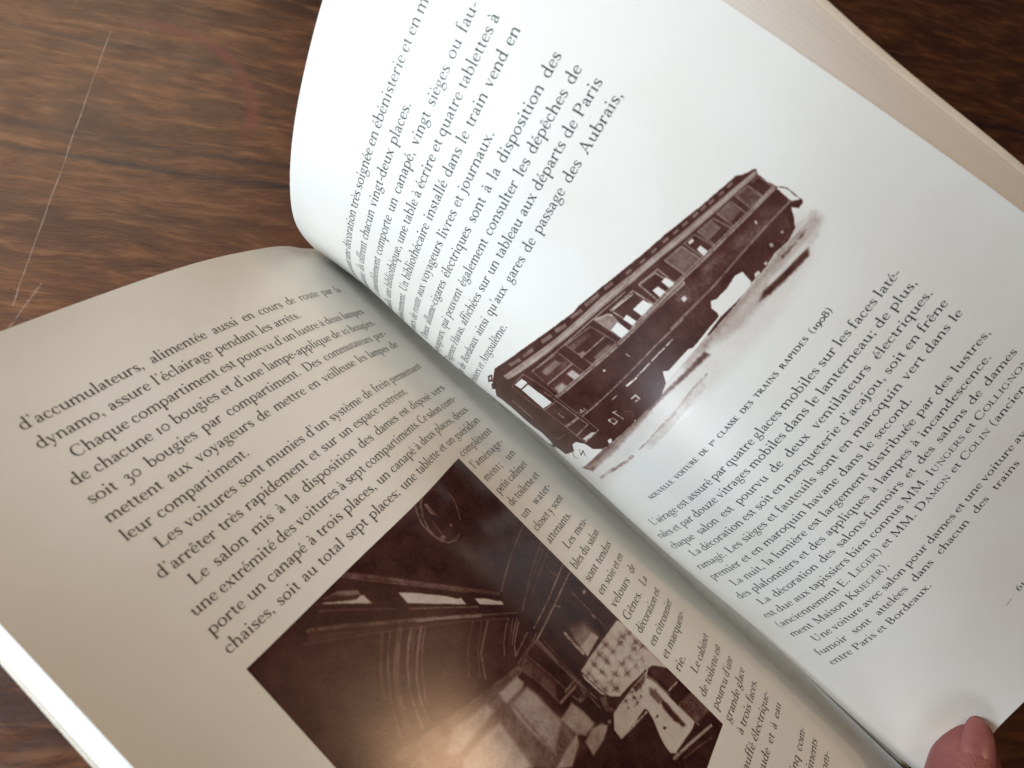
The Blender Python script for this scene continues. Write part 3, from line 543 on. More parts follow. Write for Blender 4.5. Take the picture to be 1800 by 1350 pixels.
# ---------------------------------------------------------------- the printed photographs
# A small half-tone "plate": pale and dark shapes in page coordinates (tenths of a millimetre), laid down in order.
SALON = """p 0.86 4|1058,859 918,963 684,1151 588,1335 797,1334 954,1253 1128,1137 1106,875
l 0.62 0.5 1|611,851 625,869 638,899 638,932 632,957 620,973 601,981 584,979
l 0.6 0.4 1|556,852 575,852 598,861 622,887 635,917 635,942 626,961
l 0.55 0.5 0.8|601,855 590,857 611,868
l 0.7 0.3 1|556,852 539,860 524,876
l 0.58 0.35 1|512,895 516,916 530,938 548,958
l 0.45 0.5 1|593,870 597,888 597,898
l 0.5 0.4 1|589,873 593,908
p 0.55 0.5|580,946 575,951 582,953 586,950
l 0.66 0.5 0.8|611,910 616,935 620,956
p 0.6 0.5|625,947 614,955 618,962 629,954
l 0.66 0.8 1|864,831 849,857 800,914 728,1005 673,1073 616,1141
l 0.68 0.5 1|873,834 859,855 811,913 732,1009 673,1082
p 0.6 0.3|920,861 885,871 853,900 855,910 895,881
p 0.82 1|906,865 886,883 861,908 862,914 891,889 914,866
p 0.3 0.5|921,869 894,892 868,912 857,912 851,916 850,941 898,895 927,868
p 0.25 0.3|792,967 770,988 718,1050 703,1073 696,1078 696,1098 758,1034 794,996
p 0.22 0.3|672,1102 648,1126 630,1151 623,1156 624,1169 672,1121
l 0.62 0.4 1|798,1009 765,1040 680,1121
l 0.72 0.4 1|942,873 906,904 821,986
l 0.64 0.9 1|983,886 929,928 846,1000 781,1056 689,1138
l 0.5 0.6 1|805,1039 769,1068 738,1096 690,1139
l 0.64 0.4 1|689,1138 612,1205
l 0.72 0.5 1|1007,898 945,945 880,994 824,1041 745,1103 685,1156 640,1197
p 0.8 1.5|984,892 872,986 743,1101 670,1166 743,1101 836,1028 943,942 999,900
l 0.68 0.7 1|877,1001 905,1025 932,1050 954,1079 963,1093
l 0.66 0.5 1|863,1011 895,1036 921,1061 952,1099 977,1139 990,1166
l 0.68 1.3 1|845,1022 882,1050 918,1083 940,1112 968,1164
l 0.62 0.6 1|825,1039 855,1059 884,1084 920,1127 948,1189
l 0.64 0.6 1|807,1053 851,1083 888,1116 914,1151 928,1189
l 0.7 0.5 1|803,1061 834,1082 871,1116 906,1160
l 0.74 0.4 1|823,1045 868,1083
l 0.7 0.5 1|713,1133 746,1151 777,1172 807,1203
l 0.7 0.4 1|696,1148 732,1170 754,1185 790,1222
l 0.64 0.5 1|684,1159 724,1178 751,1192 783,1234
l 0.62 0.4 1|641,1196 664,1204 694,1221 712,1238
l 0.68 0.4 1|631,1204 668,1223 687,1235
l 0.55 0.4 1|626,1221 663,1236 678,1245 693,1260 672,1258 628,1253
l 0.6 0.4 1|623,1212 658,1226 680,1239
l 0.66 0.35 1|512,1115 568,1129 605,1144
l 0.66 0.35 1|687,1274 627,1276 610,1273
l 0.66 0.4 1|377,1165 505,1184 599,1214
l 0.7 0.3 1|377,1176 495,1192 546,1200
l 0.68 0.35 1|379,1192 467,1202 547,1214
l 0.66 0.4 1|377,1099 448,1108 517,1117 604,1142
l 0.52 0.5 1|384,1245 505,1256 604,1261
l 0.48 0.5 1|384,1271 508,1277 621,1283
l 0.45 0.5 1|507,1280 497,1292
l 0.62 0.35 1|432,1206 435,1225 428,1245
p 0.45 0.4|397,1324 390,1328 393,1335 403,1334 406,1327
l 0.6 0.4 1|431,1302 430,1367 429,1424
p 0.5 0.4|435,1370 430,1380 433,1392 438,1382
p 0.62 2.5|520,1337 468,1366 462,1416 533,1418 534,1371
p 0.45 1.6|531,1364 481,1373 469,1419 540,1412
p 0.27 0.5|534,1391 477,1398 469,1420 538,1418
l 0.3 0.9 1|543,1338 543,1371 542,1403
l 0.62 0.5 1|621,1283 621,1350 617,1414
l 0.7 0.4 1|607,1299 607,1372 606,1433
l 0.66 0.5 1|670,1282 660,1345 651,1409
l 0.55 0.6 1|616,1415 658,1408
l 0.66 0.6 1|627,1282 701,1275
l 0.64 0.5 1|628,1282 614,1433 615,1505
l 0.6 0.5 1|619,1287 613,1397 605,1484
l 0.6 0.5 1|619,1441 624,1459 647,1452
l 0.62 0.5 1|651,1429 647,1447 615,1452
p 0.5 0.7|690,1406 647,1416 617,1425 633,1426 691,1413
p 0.72 1.5|675,1275 663,1376 694,1406 692,1346 708,1280
l 0.68 0.5 1|708,1280 692,1346 689,1402
p 0.2 0.5|583,1420 533,1423 488,1430 442,1436 385,1442 374,1472 370,1512 370,1549 377,1599 370,1638 390,1606 411,1581 430,1576 483,1557 547,1541 571,1517 584,1493 592,1436
l 0.8 0.5 1|582,1414 530,1422 475,1428 386,1437
l 0.75 0.4 1|584,1424 578,1490 570,1522
p 0.42 2.2|569,1428 560,1441 564,1451 576,1441
p 0.74 0.7|569,1435 567,1442 560,1446 568,1445 570,1449 573,1442 578,1438 572,1439
l 0.45 0.5 0.55|569,1444 567,1452 570,1457
l 0.42 0.5 0.5|573,1440 580,1437 588,1437
p 0.42 2.2|540,1429 530,1443 535,1453 546,1443
p 0.74 0.7|540,1437 538,1444 530,1447 539,1447 541,1451 543,1444 549,1440 542,1441
l 0.45 0.5 0.55|539,1446 538,1453 540,1459
l 0.42 0.5 0.5|544,1442 551,1439 558,1439
p 0.42 2.2|506,1430 496,1444 500,1454 512,1443
p 0.74 0.7|506,1438 503,1445 496,1448 505,1448 507,1452 509,1445 515,1441 508,1442
l 0.45 0.5 0.55|505,1447 504,1454 506,1460
l 0.42 0.5 0.5|510,1443 517,1440 525,1440
p 0.42 2.2|469,1432 459,1446 464,1456 476,1445
p 0.74 0.7|470,1440 467,1447 460,1450 468,1449 471,1454 473,1447 479,1443 472,1444
l 0.45 0.5 0.55|469,1449 468,1456 471,1462
l 0.42 0.5 0.5|474,1445 481,1442 489,1442
p 0.42 2.2|571,1454 561,1468 565,1478 577,1467
p 0.74 0.7|571,1462 568,1469 561,1472 569,1472 572,1476 574,1469 580,1465 573,1466
l 0.45 0.5 0.55|570,1471 568,1478 571,1484
l 0.42 0.5 0.5|575,1467 582,1464 589,1463
p 0.42 2.2|536,1456 527,1470 531,1480 543,1470
p 0.74 0.7|537,1464 534,1471 527,1474 535,1474 538,1478 540,1471 546,1467 539,1468
l 0.45 0.5 0.55|536,1473 534,1480 537,1486
l 0.42 0.5 0.5|541,1469 548,1466 555,1466
p 0.42 2.2|502,1457 493,1470 497,1480 509,1470
p 0.74 0.7|502,1464 500,1471 493,1475 501,1474 504,1478 506,1471 512,1467 505,1469
l 0.45 0.5 0.55|502,1473 500,1481 503,1487
l 0.42 0.5 0.5|507,1470 514,1466 521,1466
p 0.42 2.2|468,1458 459,1471 463,1481 475,1471
p 0.74 0.7|468,1465 466,1472 459,1476 467,1475 470,1480 472,1472 478,1468 471,1470
l 0.45 0.5 0.55|468,1474 467,1482 469,1488
l 0.42 0.5 0.5|473,1471 480,1467 488,1467
p 0.42 2.2|432,1464 422,1477 427,1487 439,1477
p 0.74 0.7|432,1471 430,1479 423,1482 431,1481 434,1486 436,1479 442,1475 435,1476
l 0.45 0.5 0.55|432,1481 431,1488 434,1494
l 0.42 0.5 0.5|437,1477 444,1474 452,1474
p 0.42 2.2|538,1486 528,1500 533,1509 545,1499
p 0.74 0.7|538,1493 536,1500 529,1504 537,1503 539,1507 541,1500 547,1496 540,1498
l 0.45 0.5 0.55|538,1502 536,1510 539,1516
l 0.42 0.5 0.5|542,1499 549,1495 556,1495
p 0.42 2.2|510,1489 500,1502 505,1512 517,1502
p 0.74 0.7|510,1496 508,1503 501,1507 509,1506 511,1510 513,1503 519,1499 512,1500
l 0.45 0.5 0.55|510,1505 508,1513 511,1518
l 0.42 0.5 0.5|514,1501 521,1498 529,1498
p 0.42 2.2|475,1493 465,1506 470,1516 482,1506
p 0.74 0.7|475,1500 473,1507 466,1511 474,1510 476,1515 479,1507 484,1503 477,1505
l 0.45 0.5 0.55|475,1509 473,1517 476,1523
l 0.42 0.5 0.5|479,1506 486,1502 494,1502
p 0.42 2.2|442,1498 433,1512 438,1522 450,1512
p 0.74 0.7|443,1506 441,1513 434,1516 442,1516 444,1520 447,1513 452,1509 445,1510
l 0.45 0.5 0.55|443,1515 441,1523 444,1528
l 0.42 0.5 0.5|447,1511 454,1508 462,1508
p 0.42 2.2|413,1503 404,1517 409,1527 421,1517
p 0.74 0.7|414,1511 411,1518 404,1521 413,1521 415,1525 417,1518 423,1514 416,1515
l 0.45 0.5 0.55|413,1520 412,1527 415,1533
l 0.42 0.5 0.5|418,1516 425,1513 433,1513
p 0.42 2.2|567,1481 558,1495 562,1504 574,1494
p 0.74 0.7|567,1489 565,1496 558,1499 566,1498 569,1503 571,1495 576,1491 570,1493
l 0.45 0.5 0.55|567,1498 565,1505 568,1511
l 0.42 0.5 0.5|571,1494 578,1490 586,1490
p 0.42 2.2|418,1529 408,1543 413,1553 425,1542
p 0.74 0.7|418,1537 416,1544 409,1547 417,1547 420,1551 422,1544 428,1540 421,1541
l 0.45 0.5 0.55|418,1546 417,1553 420,1559
l 0.42 0.5 0.5|423,1542 430,1539 437,1539
p 0.42 2.2|450,1526 441,1539 445,1549 457,1539
p 0.74 0.7|450,1533 448,1541 441,1544 449,1543 452,1548 454,1541 460,1536 453,1538
l 0.45 0.5 0.55|450,1543 449,1550 452,1556
l 0.42 0.5 0.5|455,1539 462,1535 469,1535
p 0.42 2.2|482,1517 472,1531 477,1541 489,1531
p 0.74 0.7|482,1525 480,1532 473,1535 481,1535 484,1539 486,1532 491,1528 484,1529
l 0.45 0.5 0.55|482,1534 480,1542 483,1547
l 0.42 0.5 0.5|486,1530 493,1527 501,1527
p 0.42 2.2|410,1460 401,1474 406,1484 418,1474
p 0.74 0.7|411,1468 409,1475 401,1478 410,1478 413,1482 415,1475 421,1471 413,1472
l 0.45 0.5 0.55|411,1477 409,1484 413,1490
l 0.42 0.5 0.5|415,1473 423,1470 431,1470
p 0.42 2.2|388,1472 379,1485 384,1495 396,1485
p 0.74 0.7|389,1479 387,1486 379,1490 388,1489 391,1494 393,1486 399,1482 392,1484
l 0.45 0.5 0.55|389,1488 387,1496 391,1502
l 0.42 0.5 0.5|394,1485 401,1481 409,1482
p 0.42 2.2|385,1522 375,1536 381,1546 393,1535
p 0.74 0.7|385,1529 383,1537 376,1540 385,1539 387,1544 389,1537 395,1533 388,1534
l 0.45 0.5 0.55|385,1539 384,1546 387,1552
l 0.42 0.5 0.5|390,1535 397,1532 405,1532
p 0.42 2.2|391,1499 382,1513 387,1523 399,1513
p 0.74 0.7|392,1507 390,1514 383,1518 391,1517 394,1521 396,1514 402,1510 395,1511
l 0.45 0.5 0.55|392,1516 391,1524 394,1530
l 0.42 0.5 0.5|397,1512 404,1509 412,1509
p 0.42 2.2|541,1509 532,1522 536,1532 548,1521
p 0.74 0.7|541,1516 539,1523 532,1527 540,1526 543,1530 545,1523 551,1519 544,1520
l 0.45 0.5 0.55|541,1525 539,1532 542,1538
l 0.42 0.5 0.5|546,1521 552,1518 560,1517
p 0.1 1.8|549,1445 546,1456 558,1457 563,1446
p 0.1 1.8|549,1463 546,1475 558,1475 563,1464
p 0.1 1.8|515,1470 512,1482 524,1483 528,1471
p 0.1 1.8|481,1472 478,1484 491,1485 495,1474
p 0.1 1.8|498,1487 495,1499 508,1499 512,1488
p 0.1 1.8|461,1490 458,1502 471,1503 475,1492
p 0.1 1.8|488,1507 485,1519 497,1520 502,1509
p 0.1 1.8|437,1500 434,1512 447,1513 451,1502
p 0.1 1.8|529,1489 526,1500 539,1501 543,1490
p 0.1 1.8|520,1455 517,1467 530,1467 534,1456
p 0.1 1.8|449,1528 446,1539 459,1540 463,1529
p 0.1 1.8|414,1534 411,1546 424,1547 428,1536
p 0.66 0.8|595,1494 573,1508 556,1545 592,1543 608,1526 606,1510
p 0.9 0.5|579,1506 553,1539 586,1545 592,1525
p 0.22 0.5|597,1543 556,1550 502,1560 450,1571 425,1575 468,1591 514,1615 572,1604 631,1586 629,1561
p 0.62 0.45|543,1554 538,1562 544,1564 549,1558
l 0.42 0.35 0.8|543,1561 545,1569
l 0.42 0.3 0.8|546,1558 556,1555
p 0.62 0.45|552,1569 546,1577 553,1578 557,1572
l 0.42 0.35 0.8|552,1576 554,1584
l 0.42 0.3 0.8|554,1573 564,1570
p 0.62 0.45|518,1571 513,1580 519,1581 523,1575
l 0.42 0.35 0.8|518,1579 520,1587
l 0.42 0.3 0.8|521,1576 531,1573
p 0.62 0.45|524,1585 518,1593 525,1594 529,1588
l 0.42 0.35 0.8|524,1592 526,1600
l 0.42 0.3 0.8|526,1589 536,1586
p 0.62 0.45|499,1587 494,1595 500,1597 505,1591
l 0.42 0.35 0.8|499,1594 501,1603
l 0.42 0.3 0.8|502,1591 512,1588
p 0.62 0.45|513,1558 507,1566 514,1568 518,1562
l 0.42 0.35 0.8|512,1565 515,1574
l 0.42 0.3 0.8|515,1563 525,1560
p 0.62 0.45|481,1593 475,1601 482,1602 486,1596
l 0.42 0.35 0.8|481,1600 483,1608
l 0.42 0.3 0.8|483,1597 493,1594
p 0.62 0.45|491,1606 486,1614 492,1616 496,1610
l 0.42 0.35 0.8|491,1613 493,1621
l 0.42 0.3 0.8|494,1610 503,1607
p 0.62 0.45|497,1624 491,1633 498,1634 502,1628
l 0.42 0.35 0.8|497,1631 499,1640
l 0.42 0.3 0.8|499,1629 509,1625
p 0.62 0.45|484,1574 479,1582 485,1584 490,1578
l 0.42 0.35 0.8|484,1581 486,1589
l 0.42 0.3 0.8|487,1578 497,1575
p 0.7 0.7|500,1562 441,1576 465,1584 503,1574
l 0.75 0.5 1|556,1545 500,1557 434,1572
l 0.28 0.6 1|626,1587 575,1605 521,1622
l 0.9 0.5 1|622,1594 572,1613 526,1629
p 0.8 0.5|425,1575 404,1587 389,1611 381,1649 381,1664 421,1654 421,1622 434,1598
p 0.5 1|440,1581 434,1609 433,1660 452,1649 453,1603
p 0.18 0.5|475,1584 447,1584 440,1612 439,1658 439,1694 436,1734 438,1752 458,1753 506,1743 545,1735 556,1720 552,1699 543,1680 522,1645 515,1624 520,1603
p 0.86 1|461,1634 458,1663 461,1695 463,1732 474,1728 479,1694 476,1657
p 0.6 1.2|465,1600 452,1619 461,1649 477,1642 477,1611
p 0.85 0.4|513,1678 510,1687 518,1687 521,1680
p 0.8 0.4|506,1649 502,1655 509,1655 512,1650
l 0.35 0.5 1|434,1695 382,1713
l 0.5 0.5 1|437,1694 435,1765
l 0.35 0.5 1|427,1652 389,1663
p 0.7 0.8|433,1691 382,1708 372,1761 373,1781 435,1760
l 0.45 0.9 1|559,1736 481,1767 409,1798
l 0.3 0.3 1|554,1737 408,1798
l 0.66 0.5 1|536,1761 481,1787 436,1811
p 0.9 0.8|623,1598 529,1628 549,1683 557,1721 602,1705 618,1649
l 0.62 2 0.9|1013,1187 924,1221 815,1255 713,1284
l 0.55 0.8 0.8|1010,1217 893,1261 800,1287
p 0.62 4|887,1231 783,1273 724,1321 708,1434 721,1507 809,1471 1013,1241 995,1204
p 0.38 0.9|784,1275 725,1288 722,1310 734,1314 786,1303 788,1293
p 0.4 1.2|785,1313 726,1322 720,1346 719,1431 761,1443 784,1450 791,1396 790,1333
p 0.42 1.3|907,1240 866,1255 821,1267 818,1289 863,1287 926,1282 950,1261
p 0.38 1.3|932,1295 879,1301 826,1313 834,1371 841,1424 920,1385 967,1326
p 0.4 1|717,1429 665,1433 657,1472 657,1509 700,1500 714,1475
p 0.42 0.8|711,1504 670,1508 643,1524 632,1542 668,1546 720,1537
p 0.4 0.8|809,1471 750,1473 710,1478 726,1492 776,1502
l 0.5 0.8 0.9|777,1314 782,1389 784,1454
p 0.5 0.5|625,1535 615,1542 622,1548 630,1542"""
TRAIN = """p 0.08 4|155,1115 488,1028 762,1069 945,1059 1051,1076 1128,1099 1125,1152 1055,1191 889,1209 700,1195 479,1163 155,1206
p 0.26 2.2|1096,1114 1140,1125 1136,1148 1075,1162 957,1159 865,1157 789,1127 724,1121 730,1096 839,1110 950,1115 1049,1116
p 0.38 1.6|1092,1117 1102,1136 1040,1133 958,1129 862,1125 794,1124 767,1117 839,1110 954,1116
p 0.78 1|1077,1160 1064,1175 1008,1170 956,1160 938,1152 958,1145 1008,1153 1055,1153
p 0.7 0.7|1090,1136 1101,1133 1053,1135 1031,1134 1036,1127
p 0.15 0.5|1101,1114 1139,1117 1135,1126 1070,1121 1052,1123
p 0.14 0.5|1111,1151 1108,1166 1008,1153 969,1146 981,1140
p 0.66 0.9|225,1113 386,1104 425,1108 537,1109 632,1115 709,1122 781,1127 781,1142 697,1131 622,1122 525,1121 409,1121 316,1129 259,1136
p 0.42 1.4|231,1119 311,1131 407,1130 519,1125 582,1124 575,1116 492,1112 381,1116
l 0.45 0.9 0.9|256,1166 335,1164 398,1171 431,1171
l 0.6 0.45 0.9|325,1169 393,1167
l 0.5 0.35 0.9|465,1170 506,1170 557,1168 587,1167
l 0.42 0.7 0.8|554,1170 599,1171 649,1167 695,1164 739,1166
l 0.2 2.2 0.7|491,1180 566,1179 638,1175 706,1175
p 0.87 0.2|375,751 534,788 691,833 704,834 711,834 774,851 844,871 907,890 964,907 927,1019 944,1094 949,1115 864,1106 793,1108 668,1106 634,1117 535,1111 425,1108 388,1103 363,1086 360,1061 339,1041 314,1041 294,1058 221,1052 219,1031 204,1014 225,997 241,959 234,932 236,907 247,846 247,813 241,795 289,778 303,765
p 0.82 0.22|830,870 947,899 1038,927 1117,948 1127,958 1148,972 1141,983 1139,1007 1141,1027 1135,1048 1133,1071 1145,1085 1142,1092 1129,1093 1123,1080 1111,1095 1095,1112 1069,1119 1051,1115 1034,1112 1002,1116 956,1112 897,1115 819,1112 717,995 748,905
p 0.72 1.8|823,988 963,1014 1106,1034 1114,1064 1021,1059 870,1039
p 0.02 0.18|689,1081 699,1091 731,1092 765,1094 776,1101 821,1101 865,1102 869,1093 871,1077 883,1066 893,1073 922,1077 954,1074 969,1081 961,1111 949,1115 906,1112 864,1106 793,1108 710,1107 668,1106
p 0.02 0.15|321,1040 341,1042 358,1062 359,1084 388,1103 331,1106 241,1111 233,1089 296,1079 317,1063 295,1053
p 0.02 0.1|298,1054 307,1056 303,1061 289,1061
l 0.95 0.25 1|278,1057 253,1074 264,1082
l 0.95 0.25 1|317,1063 296,1079 326,1072 310,1087
p 0.97 0.12|155,1003 196,1000 186,1008 266,1005 252,1013 188,1017 155,1031 155,1029 155,1016
p 0.95 0.12|314,745 339,753 309,764 285,755
p 0.1 0.1|314,750 326,754 309,758 301,755
p 0.95 0.12|291,764 316,774 287,785 263,774
p 0.02 0.15|1138,1030 1146,1044 1142,1077 1136,1071 1136,1047
l 0.9 0.22 1|1140,1027 1148,1046 1144,1088
p 0.44 0.25|372,780 454,797 520,813 612,836 691,852 758,865 833,887 840,906 810,897 745,881 707,873 624,855 522,832 452,816 373,797
p 0.44 0.25|823,885 911,909 990,931 1082,955 1144,972 1141,982 1084,968 975,942 897,919 825,901 807,896
l 0.3 0.3 0.8|822,895 983,937 1141,975
l 0.8 0.22 0.9|802,902 906,928 989,951 1080,972 1135,986
l 0.3 0.35 0.8|404,799 538,830 680,859 819,891
l 0.75 0.2 0.9|448,818 621,857 719,878 807,899
p 0.6 0.2|434,774 480,788 480,798 436,786
p 0.6 0.2|500,791 540,801 534,810 493,799
p 0.6 0.2|575,808 608,818 603,828 569,817
p 0.6 0.2|624,819 656,832 650,840 618,829
p 0.6 0.2|674,831 709,842 706,850 675,839
p 0.6 0.2|724,842 765,853 760,860 719,850
p 0.6 0.2|782,857 805,864 801,871 777,864
p 0.55 0.25|837,877 852,881 849,887 835,883
p 0.55 0.25|873,889 888,893 884,898 871,894
p 0.55 0.25|905,896 919,900 916,905 903,902
p 0.55 0.25|936,903 950,907 947,912 934,909
p 0.55 0.25|961,911 975,914 972,920 959,916
p 0.55 0.25|984,917 998,920 995,926 982,922
p 0.55 0.25|1011,924 1024,927 1021,932 1009,929
p 0.55 0.25|1030,929 1043,932 1040,937 1028,934
p 0.55 0.25|1048,934 1061,938 1058,943 1046,940
p 0.55 0.25|1071,941 1083,944 1080,949 1069,946
p 0.55 0.25|1092,945 1105,948 1102,953 1090,950
p 0.78 0.3|473,839 569,859 569,935 469,917
l 0.55 0.35 1|472,836 574,858 572,938 464,919 472,836
l 0.42 0.38 1|470,886 570,902
p 0.55 0.8|491,855 552,864 554,880 491,870
p 0.28 0.5|537,907 557,912 557,937 535,932
p 0.4 0.8|472,905 504,912 503,933 468,923
l 0.55 0.35 1|606,863 685,884 688,953 603,940 606,863
p 0.7 0.6|609,870 668,886 668,898 606,886
l 0.42 0.38 1|602,910 682,924
p 0.5 0.6|605,899 622,905 618,914 603,911
p 0.62 0.7|622,934 674,942 676,953 624,946
p 0.5 0.3|703,876 740,904 730,945 701,958 702,926
l 0.3 0.38 1|707,885 734,899 737,909
p 0.02 0.15|706,927 731,928 729,964 704,960
l 0.35 0.38 1|746,899 812,914 811,974 746,968 746,899
l 0.2 0.38 1|751,903 805,918
p 0.02 0.15|744,934 758,935 757,966 743,964
p 0.02 0.15|776,939 807,944 809,974 774,970
l 0.4 0.38 1|831,917 872,931 872,993 823,977 831,917
p 0.04 0.15|836,949 850,953 849,983 831,977
p 0.04 0.15|863,953 875,955 877,987 859,982
p 0.62 0.3|905,932 948,943 946,993 902,987
l 0.45 0.38 1|905,932 948,943 947,993 902,987 905,932
l 0.45 0.38 1|834,917 881,930 875,989
l 0.5 0.38 0.9|956,944 982,950 983,1000 952,998 956,944
p 0.08 0.2|959,973 970,974 968,996 955,995
p 0.12 0.2|962,949 973,952 971,958 960,955
p 0.6 0.3|990,952 1024,962 1021,987 990,983
l 0.5 0.38 0.9|990,952 1028,962 1031,1009 985,1004 990,952
p 0.66 0.3|1041,966 1071,972 1067,999 1039,997
l 0.5 0.38 0.9|1040,963 1073,972 1069,1015 1036,1009 1040,963
p 0.7 0.3|1087,973 1112,981 1112,1020 1084,1015
l 0.5 0.38 0.9|1086,972 1114,980 1112,1021 1082,1016 1086,972
l 0.55 0.38 0.9|1124,982 1138,986 1137,1022 1121,1019
p 0.3 0.2|998,999 1000,1008 993,1007
p 0.35 0.2|1044,1004 1045,1012 1039,1012
l 0.4 1 1|452,924 566,940 692,961 786,973 884,993
l 0.4 1 1|741,964 858,979 959,998 1068,1015 1135,1025
l 0.85 0.2 0.8|457,923 572,940 693,960 885,992
l 0.8 0.2 0.8|749,965 859,978 960,997 1069,1014
l 0.45 0.4 1|450,1006 539,1014 643,1023 732,1030 817,1042
l 0.5 0.5 1|786,1034 915,1051 1001,1056 1065,1061 1132,1069
l 0.45 0.35 1|474,835 574,854 700,878 799,901
l 0.5 0.28 1|358,816 380,816 441,821 450,876 448,928 448,1010 441,1060
l 0.42 0.31 1|436,894 437,933 436,1028
p 0.06 0.12|376,819 420,825 423,843 380,839
p 0.06 0.12|379,842 418,847 421,924 374,917
l 0.5 0.25 1|358,816 356,887 369,925 371,988 365,1044
l 0.45 0.31 1|368,921 432,929
l 0.4 0.75 1|372,993 433,1000
l 0.35 0.31 1|367,1030 435,1030
l 0.35 0.31 1|367,1058 441,1060
l 0.45 0.25 1|371,988 367,1058
p 0.2 0.5|373,1047 419,1051 429,1060 374,1057
l 0.2 0.38 1|399,956 398,972
l 0.25 0.31 1|293,839 292,851
l 0.25 0.31 1|292,859 288,917
l 0.5 0.19 0.9|258,914 244,930
l 0.4 0.25 0.8|276,993 282,1003 339,1007
l 0.15 0.44 1|491,1061 505,1066 503,1078 490,1079 490,1064
l 0.2 0.44 1|585,1067 599,1069 596,1082 585,1079
l 0.3 0.38 1|521,1056 520,1085
l 0.25 0.31 1|518,1056 529,1059
p 0.04 0.15|429,1095 443,1098 434,1107 420,1105
p 0.1 0.12|536,1107 538,1110 533,1112
l 0.3 0.31 1|552,1033 569,1035
l 0.7 0.5 0.8|541,1076 553,1085 550,1097 532,1102
l 0.25 0.25 1|455,992 458,999 465,990 466,1001 477,994 474,1006
l 0.35 0.25 1|455,1004 473,1008
l 0.06 0.5 1|607,1038 638,1043
l 0.08 0.38 1|639,1042 660,1043
l 0.1 0.38 1|664,1044 689,1045
l 0.12 0.35 1|697,1046 717,1047
l 0.14 0.35 1|721,1047 739,1050
l 0.14 0.35 1|746,1050 766,1052
p 0.2 0.15|606,969 612,972 609,977 604,974
l 0.2 0.25 1|676,988 676,999
p 0.15 0.2|854,1010 863,1012 862,1021 851,1021
p 0.2 0.2|1065,1035 1068,1038 1064,1044 1061,1041
p 0.4 0.2|1074,1092 1079,1095 1075,1101 1072,1097
p 0.3 0.25|1043,1090 1048,1094 1043,1101 1039,1097
p 0.15 0.2|1006,1107 1012,1109 1007,1115 1003,1112
p 0.1 0.2|978,1105 988,1108 985,1114 972,1112
l 0.7 0.5 0.7|1099,1084 1087,1110 1058,1112 1056,1097"""
def vnoise(shape, cell, seed):
    r = np.random.RandomState(seed); n, m = shape; g = r.rand(int(n/cell)+3, int(m/cell)+3)
    y, x = np.linspace(0, g.shape[0]-1.01, n), np.linspace(0, g.shape[1]-1.01, m); iy, ix = y.astype(int), x.astype(int); fy, fx = (y-iy)[:, None], (x-ix)[None, :]
    fy, fx = fy*fy*(3-2*fy), fx*fx*(3-2*fx)
    return (g[iy][:, ix]*(1-fy)*(1-fx)+g[iy+1][:, ix]*fy*(1-fx)+g[iy][:, ix+1]*(1-fy)*fx+g[iy+1][:, ix+1]*fy*fx)-.5
def plate(ops, s0, s1, v0, v1, res, base):
    n, m = int((s1-s0)*res)+1, int((v1-v0)*res)+1; s, v = np.linspace(s0, s1, n), np.linspace(v0, v1, m)
    T = np.full((n, m), base); wob = vnoise((n, m), .45*res, 5)+.6*vnoise((n, m), 1.3*res, 6); tex = vnoise((n, m), 2.6*res, 8)
    for row in ops.strip().split('\n'):
        head, pts = row.split('|'); h = head.split(); P = np.array([[float(a) for a in q.split(',')] for q in pts.split()])/10.
        if h[0] == 'p': tone, soft, alpha, pad = float(h[1]), float(h[2]), 1., float(h[2])*1.3
        else: tone, wid, alpha = float(h[1]), float(h[2]), float(h[3]); soft = .16; pad = wid
        a, b = P.min(0)-pad-.3, P.max(0)+pad+.3
        i0, i1 = np.searchsorted(s, a[0]), np.searchsorted(s, b[0]); j0, j1 = np.searchsorted(v, a[1]), np.searchsorted(v, b[1])
        if i1 <= i0 or j1 <= j0: continue
        GS, GV = np.meshgrid(s[i0:i1], v[j0:j1], indexing='ij'); D = np.full(GS.shape, 1e9); inside = np.zeros(GS.shape, bool)
        Q = np.vstack([P, P[:1]]) if h[0] == 'p' else P
        for (ax, ay), (bx, by) in zip(Q[:-1], Q[1:]):
            dx, dy = bx-ax, by-ay; L = dx*dx+dy*dy+1e-9; t = np.clip(((GS-ax)*dx+(GV-ay)*dy)/L, 0, 1)
            D = np.minimum(D, (GS-ax-t*dx)**2+(GV-ay-t*dy)**2)
            if h[0] == 'p' and abs(dy) > 1e-9: inside ^= ((ay > GV) != (by > GV)) & (GS < dx*(GV-ay)/dy+ax)
        D = np.sqrt(D)
        w = wob[i0:i1, j0:j1]
        if h[0] == 'p': A = np.clip(np.where(inside, D, -D)/soft+.5+w*min(.5, .10/soft*2), 0, 1); A = A*A*(3-2*A)
        else: A = np.clip((wid/2-D)/soft+.5, 0, 1)*alpha*np.clip(.86+1.1*w, .35, 1)
        sub = T[i0:i1, j0:j1]; sub += A*(tone-sub)
    grain = vnoise((n, m), 1.2, 11)
    mid = np.clip(T*(1.12-T)*3.4, 0, 1)
    T = T+mid*(.10*wob+.10*tex+.05*grain)+.035*tex*(T > .6)+.02*grain*(T > .5)
    return s, v, np.clip(T, 0, 1)
